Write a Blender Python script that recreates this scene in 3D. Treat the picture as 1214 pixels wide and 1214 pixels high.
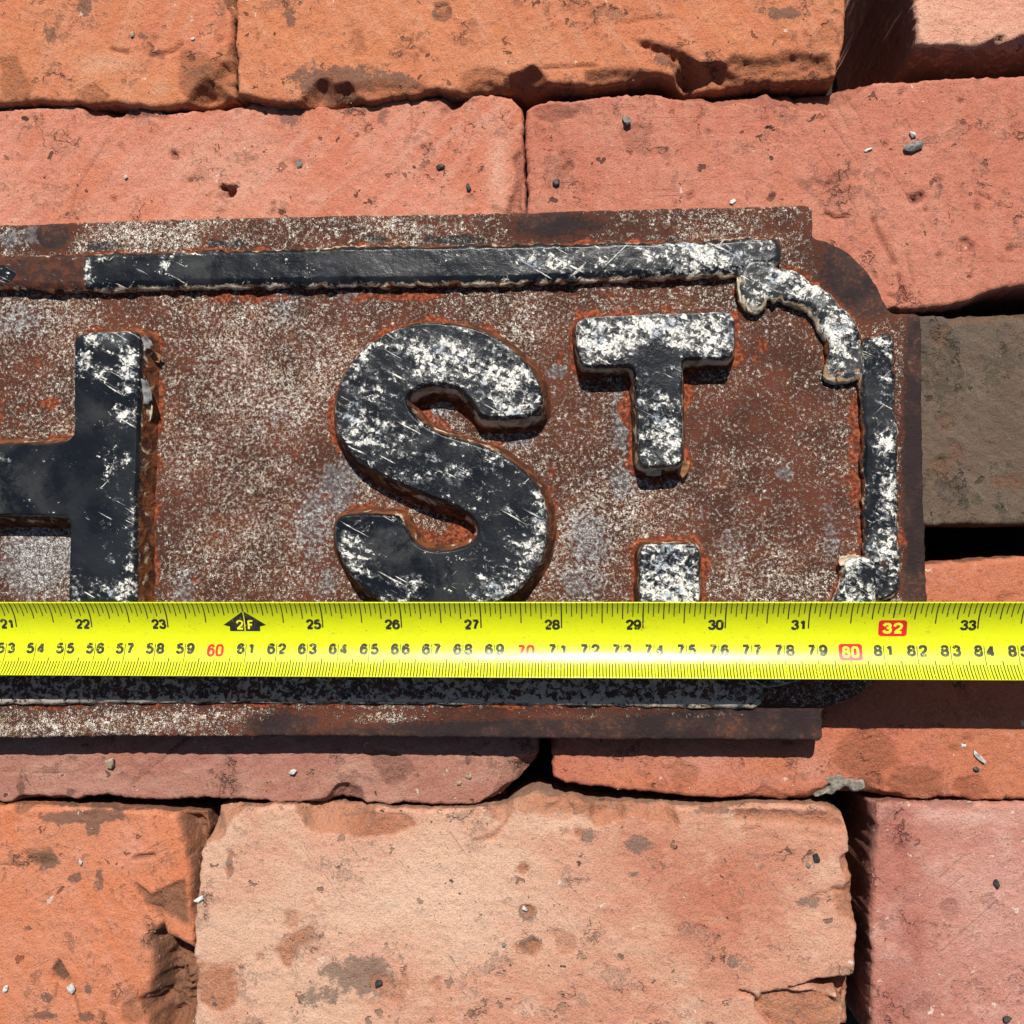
import bpy, bmesh, math, random
import numpy as np
from mathutils import Vector, Matrix
from mathutils.geometry import delaunay_2d_cdt

for o in list(bpy.data.objects):
    bpy.data.objects.remove(o)
sc = bpy.context.scene
COL = sc.collection

# ------------------------------------------------------------------ camera
FPX, SIZE = 1191.0, 1214.0
CAM_D, TA, TB = 0.338, 0.070, 0.040
_n = np.array([TA, -TB, 1.0]); _n /= np.linalg.norm(_n)
CAM = _n * CAM_D
CD = -_n
CR = np.cross(CD, [0, 1, 0]); CR /= np.linalg.norm(CR)
CU = np.cross(CR, CD)
cam = bpy.data.cameras.new('camera')
cam_o = bpy.data.objects.new('camera', cam); COL.objects.link(cam_o)
cam.sensor_width = 36.0
cam.lens = 36.0 * FPX / SIZE
cam.clip_start, cam.clip_end = 0.005, 50.0
m = Matrix((CR, CU, -CD)).transposed().to_4x4()
m.translation = Vector(CAM)
cam_o.matrix_world = m
sc.camera = cam_o

# ------------------------------------------------------------------ daylight
SUN_EL, SUN_X = 53.0, 0.03            # sun high, from the far side of the sign
sd = np.array([SUN_X, math.cos(math.radians(SUN_EL)), math.sin(math.radians(SUN_EL))]); sd /= np.linalg.norm(sd)
w = bpy.data.worlds.new('World'); sc.world = w; w.use_nodes = True
nt = w.node_tree
bg = nt.nodes['Background']
sky = nt.nodes.new('ShaderNodeTexSky'); sky.sky_type = 'NISHITA'; sky.sun_disc = False
sky.sun_elevation = math.asin(sd[2]); sky.sun_rotation = math.atan2(sd[0], sd[1])
nt.links.new(sky.outputs[0], bg.inputs[0]); bg.inputs[1].default_value = 0.05
sun = bpy.data.lights.new('sun', 'SUN'); sun.energy = 5.0; sun.angle = math.radians(0.5); sun.color = (1.0, 0.955, 0.89)
sun_o = bpy.data.objects.new('sun', sun); COL.objects.link(sun_o)
sun_o.rotation_euler = Vector(sd).to_track_quat('Z', 'Y').to_euler()
sun_o.location = Vector(sd)
vs = sc.view_settings
vs.view_transform = 'Standard'; vs.look = 'None'; vs.exposure = 0.28; vs.gamma = 1.0; vs.use_curve_mapping = False
cy_ = sc.cycles; cy_.max_bounces = 4; cy_.diffuse_bounces = 2; cy_.adaptive_threshold = 0.02; cy_.glossy_bounces = 2; cy_.transmission_bounces = 0

# ------------------------------------------------------------------ layout helpers
def P(px, py, z=0.0):
    """point of the plane z that the photograph shows at (px, py)"""
    px = np.asarray(px, float); py = np.asarray(py, float); z = np.asarray(z, float)
    v = CD + CR * ((px - 607) / FPX)[..., None] - CU * ((py - 607) / FPX)[..., None]
    t = (z - CAM[2]) / v[..., 2]
    return CAM + v * t[..., None]
def pts(lst, z):
    a = np.array(lst, float)
    return P(a[:, 0], a[:, 1], z)[:, :2]
def to_px(co):
    d = co - CAM
    k = d @ CD
    return 607 + FPX * (d @ CR) / k, 607 - FPX * (d @ CU) / k

def _h(ix, iy, s):
    n = (ix.astype(np.int64) * 374761393 + iy.astype(np.int64) * 668265263 + int(s) * 2147483647 + 1013904223) & 0xffffffff
    n = ((n ^ (n >> 13)) * 1274126177) & 0xffffffff
    n = ((n ^ (n >> 16)) * 2246822519) & 0xffffffff
    return ((n ^ (n >> 15)) & 0xffffff) / float(0xffffff)
def vnoise(x, y, s=0):
    x = np.asarray(x, float); y = np.asarray(y, float)
    ix, iy = np.floor(x), np.floor(y); fx, fy = x - ix, y - iy
    fx = fx * fx * (3 - 2 * fx); fy = fy * fy * (3 - 2 * fy)
    a = _h(ix, iy, s); b = _h(ix + 1, iy, s); c = _h(ix, iy + 1, s); d = _h(ix + 1, iy + 1, s)
    return (a * (1 - fx) + b * fx) * (1 - fy) + (c * (1 - fx) + d * fx) * fy
def fbm(x, y, s=0, octv=4, g=0.5):
    r = 0; a = 1.0; t = 0
    for k in range(octv):
        r = r + a * vnoise(x * 2 ** k + 17.3 * k, y * 2 ** k - 9.1 * k, s + k); t += a; a *= g
    return r / t - 0.5
def sstep(a, b, x):
    t = np.clip((x - a) / (b - a), 0, 1)
    return t * t * (3 - 2 * t)
def sdf(p, poly):
    """signed distance of points to a closed polygon, negative inside"""
    out = np.empty(len(p))
    A = poly; B = np.roll(poly, -1, 0); E = B - A; L = (E * E).sum(1) + 1e-18
    for i in range(0, len(p), 4000):
        q = p[i:i + 4000, None, :]
        t = np.clip(((q - A) * E).sum(2) / L, 0, 1)
        d = np.sqrt((((A + E * t[..., None]) - q) ** 2).sum(2).min(1))
        c = ((A[:, 1] > q[..., 1]) != (B[:, 1] > q[..., 1]))
        xi = A[:, 0] + (q[..., 1] - A[:, 1]) * E[:, 0] / np.where(np.abs(E[:, 1]) < 1e-15, 1e-15, E[:, 1])
        ins = (c & (q[..., 0] < xi)).sum(1) % 2 == 1
        out[i:i + 4000] = np.where(ins, -d, d)
    return out
def seg_dist(p, line):
    d = np.full(len(p), 1e9)
    for a, b in zip(line[:-1], line[1:]):
        e = b - a; t = np.clip(((p - a) @ e) / (e @ e + 1e-18), 0, 1)
        d = np.minimum(d, np.sqrt(((a + t[:, None] * e - p) ** 2).sum(1)))
    return d
def blobs(px, py, lst):
    r = np.zeros(len(px))
    for (x, y, rx, ry, a) in lst:
        r = np.maximum(r, a * np.exp(-(((px - x) / rx) ** 2 + ((py - y) / ry) ** 2))) if a > 0 else r + a * np.exp(-(((px - x) / rx) ** 2 + ((py - y) / ry) ** 2))
    return r
def catmull(c, closed=True, k=8):
    c = np.asarray(c, float); n = len(c); out = []
    rng = range(n) if closed else range(n - 1)
    for i in rng:
        if closed:
            p0, p1, p2, p3 = c[i - 1], c[i], c[(i + 1) % n], c[(i + 2) % n]
        else:
            p0, p1, p2, p3 = c[max(i - 1, 0)], c[i], c[i + 1], c[min(i + 2, n - 1)]
        for j in range(k):
            t = j / k
            out.append(0.5 * ((2 * p1) + (p2 - p0) * t + (2 * p0 - 5 * p1 + 4 * p2 - p3) * t * t + (3 * p1 - p0 - 3 * p2 + p3) * t ** 3))
    if not closed: out.append(c[-1])
    return np.array(out)
def resample(c, step, closed=True):
    c = np.asarray(c, float)
    if closed: c = np.vstack([c, c[:1]])
    s = np.r_[0, np.cumsum(np.sqrt((np.diff(c, axis=0) ** 2).sum(1)))]
    n = max(3, int(round(s[-1] / step)))
    t = np.linspace(0, s[-1], n + 1)
    if closed: t = t[:-1]
    return np.c_[np.interp(t, s, c[:, 0]), np.interp(t, s, c[:, 1])]
def ccw(c):
    a = 0.5 * np.sum(c[:, 0] * np.roll(c[:, 1], -1) - np.roll(c[:, 0], -1) * c[:, 1])
    return c if a > 0 else c[::-1].copy()
def normals2(c):
    t = np.roll(c, -1, 0) - np.roll(c, 1, 0)
    t /= np.sqrt((t * t).sum(1))[:, None] + 1e-15
    return np.c_[t[:, 1], -t[:, 0]]

# ------------------------------------------------------------------ object helpers
def link(name, data, parent=None, loc=None):
    o = bpy.data.objects.new(name, data); COL.objects.link(o)
    if parent is not None: o.parent = parent
    return o
def tag(o, label=None, cat=None, group=None, kind=None):
    for k, v in (('label', label), ('category', cat), ('group', group), ('kind', kind)):
        if v: o[k] = v
    return o
def mesh_obj(name, co, quads, tris, mat, parent=None, origin=None, attrs=None, ngons=(), smooth=True):
    co = np.asarray(co, float)
    org = np.zeros(3) if origin is None else np.asarray(origin, float)
    me = bpy.data.meshes.new(name)
    faces_n = []
    idx = []
    if len(quads): idx.append(np.asarray(quads).ravel()); faces_n += [4] * len(quads)
    if len(tris): idx.append(np.asarray(tris).ravel()); faces_n += [3] * len(tris)
    for g in ngons: idx.append(np.asarray(g)); faces_n.append(len(g))
    idx = np.concatenate(idx).astype(np.int32)
    tot = np.array(faces_n, np.int32); st = np.r_[0, np.cumsum(tot)[:-1]].astype(np.int32)
    me.vertices.add(len(co)); me.vertices.foreach_set('co', (co - org).astype(np.float32).ravel())
    me.loops.add(len(idx)); me.loops.foreach_set('vertex_index', idx)
    me.polygons.add(len(tot)); me.polygons.foreach_set('loop_start', st); me.polygons.foreach_set('loop_total', tot)
    me.update(calc_edges=True); me.validate()
    me.polygons.foreach_set('use_smooth', np.full(len(me.polygons), smooth))
    for k, v in (attrs or {}).items():
        a = me.attributes.new(k, 'FLOAT', 'POINT'); a.data.foreach_set('value', np.asarray(v, np.float32))
    me.materials.append(mat)
    o = link(name, me, parent)
    o.location = org - (np.array(parent.location) if parent is not None else 0)
    return o

# ------------------------------------------------------------------ material helpers
class G:
    def __init__(s, name):
        s.m = bpy.data.materials.new(name); s.m.use_nodes = True
        s.t = s.m.node_tree; s.b = s.t.nodes['Principled BSDF']
        s.tc = s.t.nodes.new('ShaderNodeTexCoord').outputs['Object']
    def set(s, i, v):
        if hasattr(v, 'is_linked') or isinstance(v, bpy.types.NodeSocket): s.t.links.new(v, i)
        elif isinstance(v, (tuple, list)) and i.type == 'RGBA' and len(v) == 3: i.default_value = (*v, 1)
        else: i.default_value = v
    def math(s, op, a, b=0.0, clamp=False):
        n = s.t.nodes.new('ShaderNodeMath'); n.operation = op; n.use_clamp = clamp
        s.set(n.inputs[0], a); s.set(n.inputs[1], b); return n.outputs[0]
    def add(s, a, b): return s.math('ADD', a, b)
    def mul(s, a, b, clamp=False): return s.math('MULTIPLY', a, b, clamp)
    def step(s, x, lo, hi):
        n = s.t.nodes.new('ShaderNodeMapRange'); n.interpolation_type = 'SMOOTHSTEP'; n.clamp = True
        s.set(n.inputs['Value'], x); s.set(n.inputs['From Min'], lo); s.set(n.inputs['From Max'], hi); return n.outputs[0]
    def mix(s, f, a, b, mode='MIX'):
        n = s.t.nodes.new('ShaderNodeMix'); n.data_type = 'RGBA'; n.blend_type = mode; n.clamp_factor = True
        s.set(n.inputs[0], f); s.set(n.inputs[6], a); s.set(n.inputs[7], b); return n.outputs[2]
    def fmix(s, f, a, b):
        n = s.t.nodes.new('ShaderNodeMix'); n.data_type = 'FLOAT'
        s.set(n.inputs[0], f); s.set(n.inputs[2], a); s.set(n.inputs[3], b); return n.outputs[0]
    def vec(s, scale=(1, 1, 1), loc=(0, 0, 0), rot=0.0):
        n = s.t.nodes.new('ShaderNodeMapping'); n.inputs['Scale'].default_value = scale; n.inputs['Location'].default_value = loc
        n.inputs['Rotation'].default_value = (0, 0, rot)
        s.t.links.new(s.tc, n.inputs[0]); return n.outputs[0]
    def along(s, ang, sx, sy, loc=(0, 0, 0)):     # coordinates stretched along a direction in the plane
        n = s.t.nodes.new('ShaderNodeMapping'); n.vector_type = 'TEXTURE'
        n.inputs['Scale'].default_value = (sx, sy, 1); n.inputs['Rotation'].default_value = (0, 0, ang); n.inputs['Location'].default_value = loc
        s.t.links.new(s.tc, n.inputs[0]); return n.outputs[0]
    def noise(s, scale, detail=3.0, rough=0.5, dist=0.0, v=None):
        n = s.t.nodes.new('ShaderNodeTexNoise')
        n.inputs['Scale'].default_value = scale; n.inputs['Detail'].default_value = detail
        n.inputs['Roughness'].default_value = rough; n.inputs['Distortion'].default_value = dist
        s.t.links.new(v or s.tc, n.inputs['Vector']); return n.outputs[0]
    def voro(s, scale, v=None, feature='F1'):
        n = s.t.nodes.new('ShaderNodeTexVoronoi'); n.feature = feature; n.inputs['Scale'].default_value = scale
        s.t.links.new(v or s.tc, n.inputs['Vector']); return n.outputs
    def attr(s, name):
        n = s.t.nodes.new('ShaderNodeAttribute'); n.attribute_name = name; return n.outputs['Fac']
    def sep(s, c):
        n = s.t.nodes.new('ShaderNodeSeparateColor'); s.t.links.new(c, n.inputs[0]); return n.outputs
    def ridge(s, x, k=6.0):          # 1 on the contour lines of x, falling off to both sides
        return s.math('SUBTRACT', 1.0, s.mul(s.math('ABSOLUTE', s.math('SUBTRACT', x, 0.5)), k))
    def bump(s, h, dist, strength=1.0, prev=None):
        n = s.t.nodes.new('ShaderNodeBump'); n.inputs['Distance'].default_value = dist; n.inputs['Strength'].default_value = strength
        s.set(n.inputs['Height'], h)
        if prev is not None: s.t.links.new(prev, n.inputs['Normal'])
        return n.outputs[0]
    def out(s, color, rough=0.8, normal=None, spec=0.3, coat=0.0):
        s.set(s.b.inputs['Base Color'], color); s.set(s.b.inputs['Roughness'], rough)
        s.b.inputs['Specular IOR Level'].default_value = spec
        s.b.inputs['Coat Weight'].default_value = coat
        if normal is not None: s.t.links.new(normal, s.b.inputs['Normal'])
        return s.m

def brick_mat(name, c1, c2, pale, stain, pa, sa, seed, dark_speck=0.91, white_speck=0.05, rough_c=None, streaky=0.4, tint=None, crust=0.40):
    g = G(name)
    v = g.vec(loc=(seed * 1.37, seed * 0.71, seed * 0.33)); g.tc = v
    n1 = g.noise(26, 3, 0.55); n2 = g.noise(95, 4, 0.62); n2b = g.noise(52, 4, 0.65, 0.5); n3 = g.noise(1700, 2, 0.8); n4 = g.noise(300, 5, 0.80)
    streak = g.noise(150, 3, 0.7, 0.0, g.along(0.3 + seed * 0.9, 4.0, 0.6))
    col = g.mix(g.step(n1, 0.38, 0.62), c1, c2)
    col = g.mix(g.mul(g.step(streak, 0.42, 0.72), streaky), col, pale)
    pf = g.math('MAXIMUM', g.mul(g.step(n2, 0.45, 0.68), pa), g.mul(g.attr('pale'), g.step(n4, 0.25, 0.55)))
    col = g.mix(pf, col, pale)
    col = g.mix(g.mul(g.attr('tint'), g.step(n2, 0.28, 0.55)), col, tint or c2)
    at = g.attr('stain')
    sf = g.math('MAXIMUM', g.mul(g.step(g.add(n2b, g.mul(g.math('SUBTRACT', n4, 0.5), 0.25)), 0.56, 0.70), sa), g.mul(g.step(g.add(g.add(at, g.mul(g.math('SUBTRACT', n4, 0.5), 1.3)), g.mul(g.math('SUBTRACT', n2, 0.5), 1.0)), 0.40, 0.56), g.step(at, 0.03, 0.35)))
    col = g.mix(g.mul(sf, 0.78), col, tuple(x * 0.8 for x in stain))
    rc = rough_c or tuple(x * 0.70 for x in c1)
    ff = g.attr('broken')
    rcol = g.mix(g.mul(g.step(n4, 0.48, 0.72), 0.8), rc, stain)
    col = g.mix(g.mul(ff, 0.75), col, rcol)
    cr = g.step(g.add(g.add(n4, g.mul(g.math('SUBTRACT', n2b, 0.5), 0.9)), g.mul(g.math('SUBTRACT', n2, 0.5), 0.5)), 0.635, 0.675)
    col = g.mix(g.mul(cr, crust), col, g.mix(0.45, stain, c1))
    col = g.mix(g.mul(g.step(n4, 0.52, 0.72), 0.22), col, stain)
    dust = g.step(g.add(n4, g.mul(g.math('SUBTRACT', n1, 0.5), 0.6)), 0.38, 0.26)
    col = g.mix(g.mul(dust, 0.45), col, pale)
    ck = g.mul(g.step(g.ridge(n2, 46.0), 0.25, 0.8), g.step(n2b, 0.56, 0.64))
    col = g.mix(g.mul(ck, 0.6), col, (0.05, 0.03, 0.024))
    col = g.mix(g.step(n3, 0.46, 0.68), col, g.mix(0.34, col, (0.02, 0.012, 0.01)))
    fs = g.mul(g.step(g.noise(380, 2, 0.6, 0.25, g.along(0.9 + seed * 1.7, 14.0, 0.5)), 0.645, 0.70), g.step(n2, 0.46, 0.58))
    col = g.mix(g.mul(fs, 0.45), col, g.mix(0.5, stain, c1))
    wv = g.t.nodes.new('ShaderNodeVectorMath'); wv.operation = 'MULTIPLY_ADD'
    wn = g.t.nodes.new('ShaderNodeTexNoise'); wn.inputs['Scale'].default_value = 420; wn.inputs['Detail'].default_value = 2
    g.t.links.new(v, wn.inputs['Vector']); g.t.links.new(wn.outputs['Color'], wv.inputs[0])
    wv.inputs[1].default_value = (0.0055, 0.0055, 0.0055); g.t.links.new(v, wv.inputs[2])
    vo = g.voro(300, wv.outputs[0]); rnd = g.sep(vo['Color'])
    rad = g.add(0.10, g.mul(g.mul(rnd[1], rnd[1]), 0.34))
    ds = g.mul(g.step(g.math('SUBTRACT', vo['Distance'], rad), 0.03, -0.05), g.step(rnd[0], dark_speck, dark_speck + 0.02))
    dcol = g.mix(rnd[2], (0.028, 0.022, 0.02), tuple(0.55 * a for a in c1))
    col = g.mix(g.mul(ds, 0.9), col, dcol)
    ws = g.mul(g.step(g.math('SUBTRACT', vo['Distance'], g.mul(rad, 0.75)), 0.02, -0.05), g.step(rnd[0], white_speck, white_speck - 0.02))
    col = g.mix(g.mul(ws, 0.75), col, (0.60, 0.48, 0.40))
    h = g.add(g.add(g.mul(n2, 0.0008), g.mul(n4, g.fmix(ff, 0.00085, 0.0017))), g.add(g.mul(n3, 0.00024), g.mul(g.add(g.add(ds, ck), g.add(g.mul(cr, 0.45), g.mul(fs, 0.25))), -0.0005)))
    return g.out(col, 0.9, g.bump(h, 1.0, 1.0), 0.2)

def paint_mat(name, white_bias=0.0):
    g = G(name)
    n = g.noise(560, 5, 0.72, 0.4); big = g.noise(120, 2, 0.55); haze = g.noise(45, 3, 0.5, 1.2); fine = g.noise(1800, 3, 0.6)
    wa = g.attr('white'); side = g.attr('side'); bare = g.attr('bare'); hz = g.attr('hazy')
    black = g.mix(g.step(haze, 0.42, 0.7), (0.006, 0.0075, 0.0105), (0.015, 0.017, 0.020))
    black = g.mix(g.mul(g.mul(hz, 0.75), g.step(g.add(haze, g.mul(g.math('SUBTRACT', n, 0.5), 0.5)), 0.35, 0.6)), black, (0.060, 0.060, 0.058))  # dull grey patches; on the H and S a painted sky sheen
    k = g.add(g.add(n, g.mul(g.math('SUBTRACT', big, 0.5), 0.45)), g.mul(wa, 0.36))
    stk = g.noise(330, 3, 0.65, 0.3, g.along(-0.42, 5.0, 0.7))
    k = g.add(k, g.mul(g.math('SUBTRACT', stk, 0.5), 0.42))
    scr = g.noise(420, 2, 0.6, 0.2, g.along(-0.50, 11.0, 0.55, (0.1, 0.3, 0)))
    scr2 = g.noise(420, 2, 0.6, 0.2, g.along(0.75, 12.0, 0.5, (0.5, 0.1, 0)))
    sc_ = g.math('MAXIMUM', g.step(scr, 0.665, 0.69), g.step(scr2, 0.705, 0.725))
    sc_ = g.mul(sc_, g.step(g.add(wa, g.math('SUBTRACT', big, 0.5)), -0.22, -0.10))
    wm = g.math('MAXIMUM', g.step(k, 0.580 - white_bias, 0.610 - white_bias), sc_)
    lay0 = g.noise(900, 2, 0.6)
    blue = g.step(g.noise(160, 3, 0.5, 0, g.vec(loc=(5, 1, 2))), 0.55, 0.66)
    white = g.mix(blue, (0.72, 0.69, 0.62), (0.36, 0.41, 0.46))
    crack = g.step(g.ridge(g.noise(300, 3, 0.6, 1.0, g.vec(loc=(2, 7, 1))), 14.0), 0.55, 0.9)
    white = g.mix(g.mul(g.step(lay0, 0.50, 0.66), 0.75), white, (0.27, 0.28, 0.285))
    white = g.mix(g.mul(crack, 0.75), white, (0.03, 0.03, 0.033))
    black = g.mix(g.mul(g.step(k, 0.49, 0.57), g.step(wa, -0.3, 0.1)), black, g.mix(g.step(lay0, 0.45, 0.6), (0.06, 0.065, 0.07), (0.15, 0.15, 0.145)))
    top = g.mix(wm, black, white)
    # flank of the casting: layered rust, dark scale and cream undercoat
    lay = g.noise(230, 5, 0.65, 0.5); lay2 = g.noise(190, 4, 0.6, 0.6, g.vec(loc=(1, 3, 9)))
    rust = g.mix(g.step(lay, 0.40, 0.62), (0.055, 0.018, 0.009), (0.20, 0.062, 0.018))
    rust = g.mix(g.step(lay2, 0.60, 0.70), rust, (0.025, 0.014, 0.011))
    cream = g.mix(g.step(lay, 0.35, 0.6), (0.42, 0.25, 0.12), (0.66, 0.56, 0.42))
    cm = g.mul(g.step(g.math('SUBTRACT', side, g.mul(lay, 0.8)), 0.35, 0.05), g.step(g.add(lay2, g.mul(g.attr('cream'), 0.42)), 0.56, 0.66))
    sidec = g.mix(cm, rust, cream)
    # bare iron where the paint has gone
    ir = g.mix(g.step(lay, 0.42, 0.62), (0.045, 0.022, 0.017), (0.10, 0.034, 0.018))
    ir = g.mix(g.mul(g.step(g.add(n, g.mul(wa, 0.3)), 0.57, 0.61), 0.8), ir, (0.5, 0.44, 0.36))
    sm = g.step(g.add(side, g.mul(g.math('SUBTRACT', n, 0.5), 0.5)), 0.16, 0.26)
    top = g.mix(g.step(g.add(bare, g.mul(g.math('SUBTRACT', big, 0.5), 0.8)), 0.48, 0.53), top, ir)
    col = g.mix(sm, top, sidec)
    rough = g.fmix(sm, g.fmix(wm, g.fmix(haze, 0.20, 0.36), 0.62), 0.85)
    h = g.add(g.add(g.mul(wm, 0.00026), g.mul(g.add(n, g.mul(lay0, 0.4)), 0.00013)), g.add(g.mul(g.mul(lay, sm), 0.0013), g.mul(fine, 0.00003)))
    return g.out(col, rough, g.bump(h, 1.0, 0.9), 0.30)

def plate_mat():
    g = G('rusted_cast_iron')
    a = g.noise(1600, 2, 0.6, 0.9); b = g.noise(800, 4, 0.65, 0.3, g.vec(loc=(4, 2, 1))); c = g.noise(70, 5, 0.62); d = g.noise(28, 4, 0.55); f = g.noise(2200, 2, 0.5)
    white = g.attr('white'); grey = g.attr('grey'); orange = g.attr('rust'); bare = g.attr('bare'); blk = g.attr('black')
    rust = g.mix(g.step(c, 0.38, 0.62), (0.060, 0.022, 0.014), (0.112, 0.034, 0.018))
    rust = g.mix(g.step(b, 0.5, 0.64), rust, (0.040, 0.018, 0.014))
    gm = g.step(g.add(g.add(g.mul(grey, 0.9), g.math('SUBTRACT', c, 0.5)), g.mul(g.math('SUBTRACT', b, 0.5), 1.3)), 0.38, 0.55)
    rust = g.mix(g.mul(gm, 0.6), rust, g.mix(g.step(b, 0.4, 0.6), (0.075, 0.072, 0.075), (0.22, 0.215, 0.21)))
    om = g.step(g.add(orange, g.mul(g.math('SUBTRACT', g.noise(160, 4, 0.65), 0.5), 1.5)), 0.52, 0.66)
    oc = g.mix(g.step(b, 0.42, 0.6), (0.085, 0.024, 0.014), (0.31, 0.075, 0.027))
    col = g.mix(om, rust, oc)
    irn = g.mix(g.step(c, 0.4, 0.65), (0.026, 0.017, 0.0165), (0.050, 0.029, 0.025))
    irn = g.mix(g.mul(g.step(b, 0.50, 0.62), g.step(c, 0.45, 0.6)), irn, (0.11, 0.042, 0.024))
    bm = g.step(g.add(g.add(bare, g.math('SUBTRACT', c, 0.5)), g.mul(g.math('SUBTRACT', b, 0.5), 0.7)), 0.44, 0.54)
    col = col
    col = g.mix(bm, col, irn)
    # crust of old white paint: short worm-like crumbs
    wr = g.add(g.mul(g.ridge(a, 7.0), 0.5), g.mul(b, 0.9))
    thr = g.math('SUBTRACT', 1.075, g.mul(white, 0.42))
    thr = g.math('SUBTRACT', thr, g.mul(g.math('SUBTRACT', d, 0.5), 0.22))
    thr = g.math('SUBTRACT', thr, g.mul(g.math('SUBTRACT', g.noise(170, 3, 0.6, 0.4, g.vec(loc=(8, 3, 2))), 0.5), 0.20))
    thr = g.add(thr, g.mul(bm, 0.16)); thr = g.add(thr, g.mul(om, 0.12))
    wm = g.step(g.math('SUBTRACT', wr, thr), -0.025, 0.03)
    wc = g.mix(g.step(g.noise(200, 3), 0.45, 0.62), (0.78, 0.70, 0.59), (0.60, 0.46, 0.34))
    wc = g.mix(g.mul(gm, 0.8), wc, (0.58, 0.58, 0.57))
    wc = g.mix(g.mul(g.step(f, 0.55, 0.7), 0.6), wc, (0.22, 0.17, 0.14))
    col = g.mix(wm, col, wc)
    pk = g.step(g.add(blk, g.mul(g.math('SUBTRACT', g.noise(140, 4, 0.6), 0.5), 1.1)), 0.46, 0.52)
    pk = g.mul(pk, g.math('SUBTRACT', 1.0, g.mul(wm, 0.6)))
    col = g.mix(pk, col, (0.022, 0.023, 0.026))
    nb = g.bump(g.add(g.add(g.mul(c, 0.0005), g.mul(b, 0.00045)), g.add(g.mul(wm, 0.0003), g.mul(f, 0.00008))), 1.0, 0.95)
    return g.out(col, 0.85, nb, 0.15)

def flat_mat(name, c, rough=0.5, spec=0.5, coat=0.0, var=0.15, scale=300.0, bumpd=0.0):
    g = G(name)
    n = g.noise(scale, 4, 0.6)
    col = g.mix(g.step(n, 0.35, 0.7), c, tuple(x * (1 - var) for x in c))
    nb = g.bump(n, bumpd, 0.7) if bumpd else None
    return g.out(col, rough, nb, spec, coat)

def tape_mat():
    g = G('yellow_tape_enamel')
    n = g.noise(120, 4, 0.6); d = g.noise(420, 5, 0.65, 0.5, g.vec(scale=(0.45, 1, 1)))
    col = g.mix(g.step(n, 0.35, 0.7), (0.60, 0.655, 0.006), (0.57, 0.615, 0.006))
    dirt = g.mul(g.step(d, 0.58, 0.72), g.step(n, 0.45, 0.62))
    col = g.mix(g.mul(dirt, 0.6), col, (0.40, 0.24, 0.02))
    gr = g.noise(700, 4, 0.7)
    col = g.mix(g.mul(g.step(gr, 0.60, 0.72), 0.35), col, (0.30, 0.26, 0.03))
    sp = g.step(g.noise(1500, 1, 0.5, 0, g.vec(loc=(1, 1, 5))), 0.74, 0.77)
    col = g.mix(g.mul(sp, 0.8), col, (0.06, 0.045, 0.015))
    sc1 = g.step(g.noise(500, 2, 0.6, 0.1, g.along(0.08, 14.0, 0.35)), 0.66, 0.72)
    nb = g.bump(g.add(g.add(g.mul(g.noise(90, 2, 0.5), 0.00012), g.mul(gr, 0.00002)), g.mul(sc1, -0.00002)), 1.0, 0.8)
    return g.out(col, g.add(g.fmix(g.step(n, 0.3, 0.7), 0.29, 0.37), g.mul(sc1, 0.12)), nb, 0.5)

# ================================================================== setting: the ground under the bricks
gm = flat_mat('dark_soil', (0.05, 0.038, 0.03), 0.95, 0.1, 0, 0.5, 60, 0.003)
gx = np.linspace(-1.2, 1.2, 90)
X, Y = np.meshgrid(gx, gx)
Z = -0.1075 + 0.004 * fbm(X * 20, Y * 20, 4) - 0.002
n = 90
ii = np.arange(n * n).reshape(n, n)
q = np.stack([ii[:-1, :-1], ii[:-1, 1:], ii[1:, 1:], ii[1:, :-1]], -1).reshape(-1, 4)
tag(mesh_obj('ground', np.c_[X.ravel(), Y.ravel(), Z.ravel()], q, [], gm), kind='structure')

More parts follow.
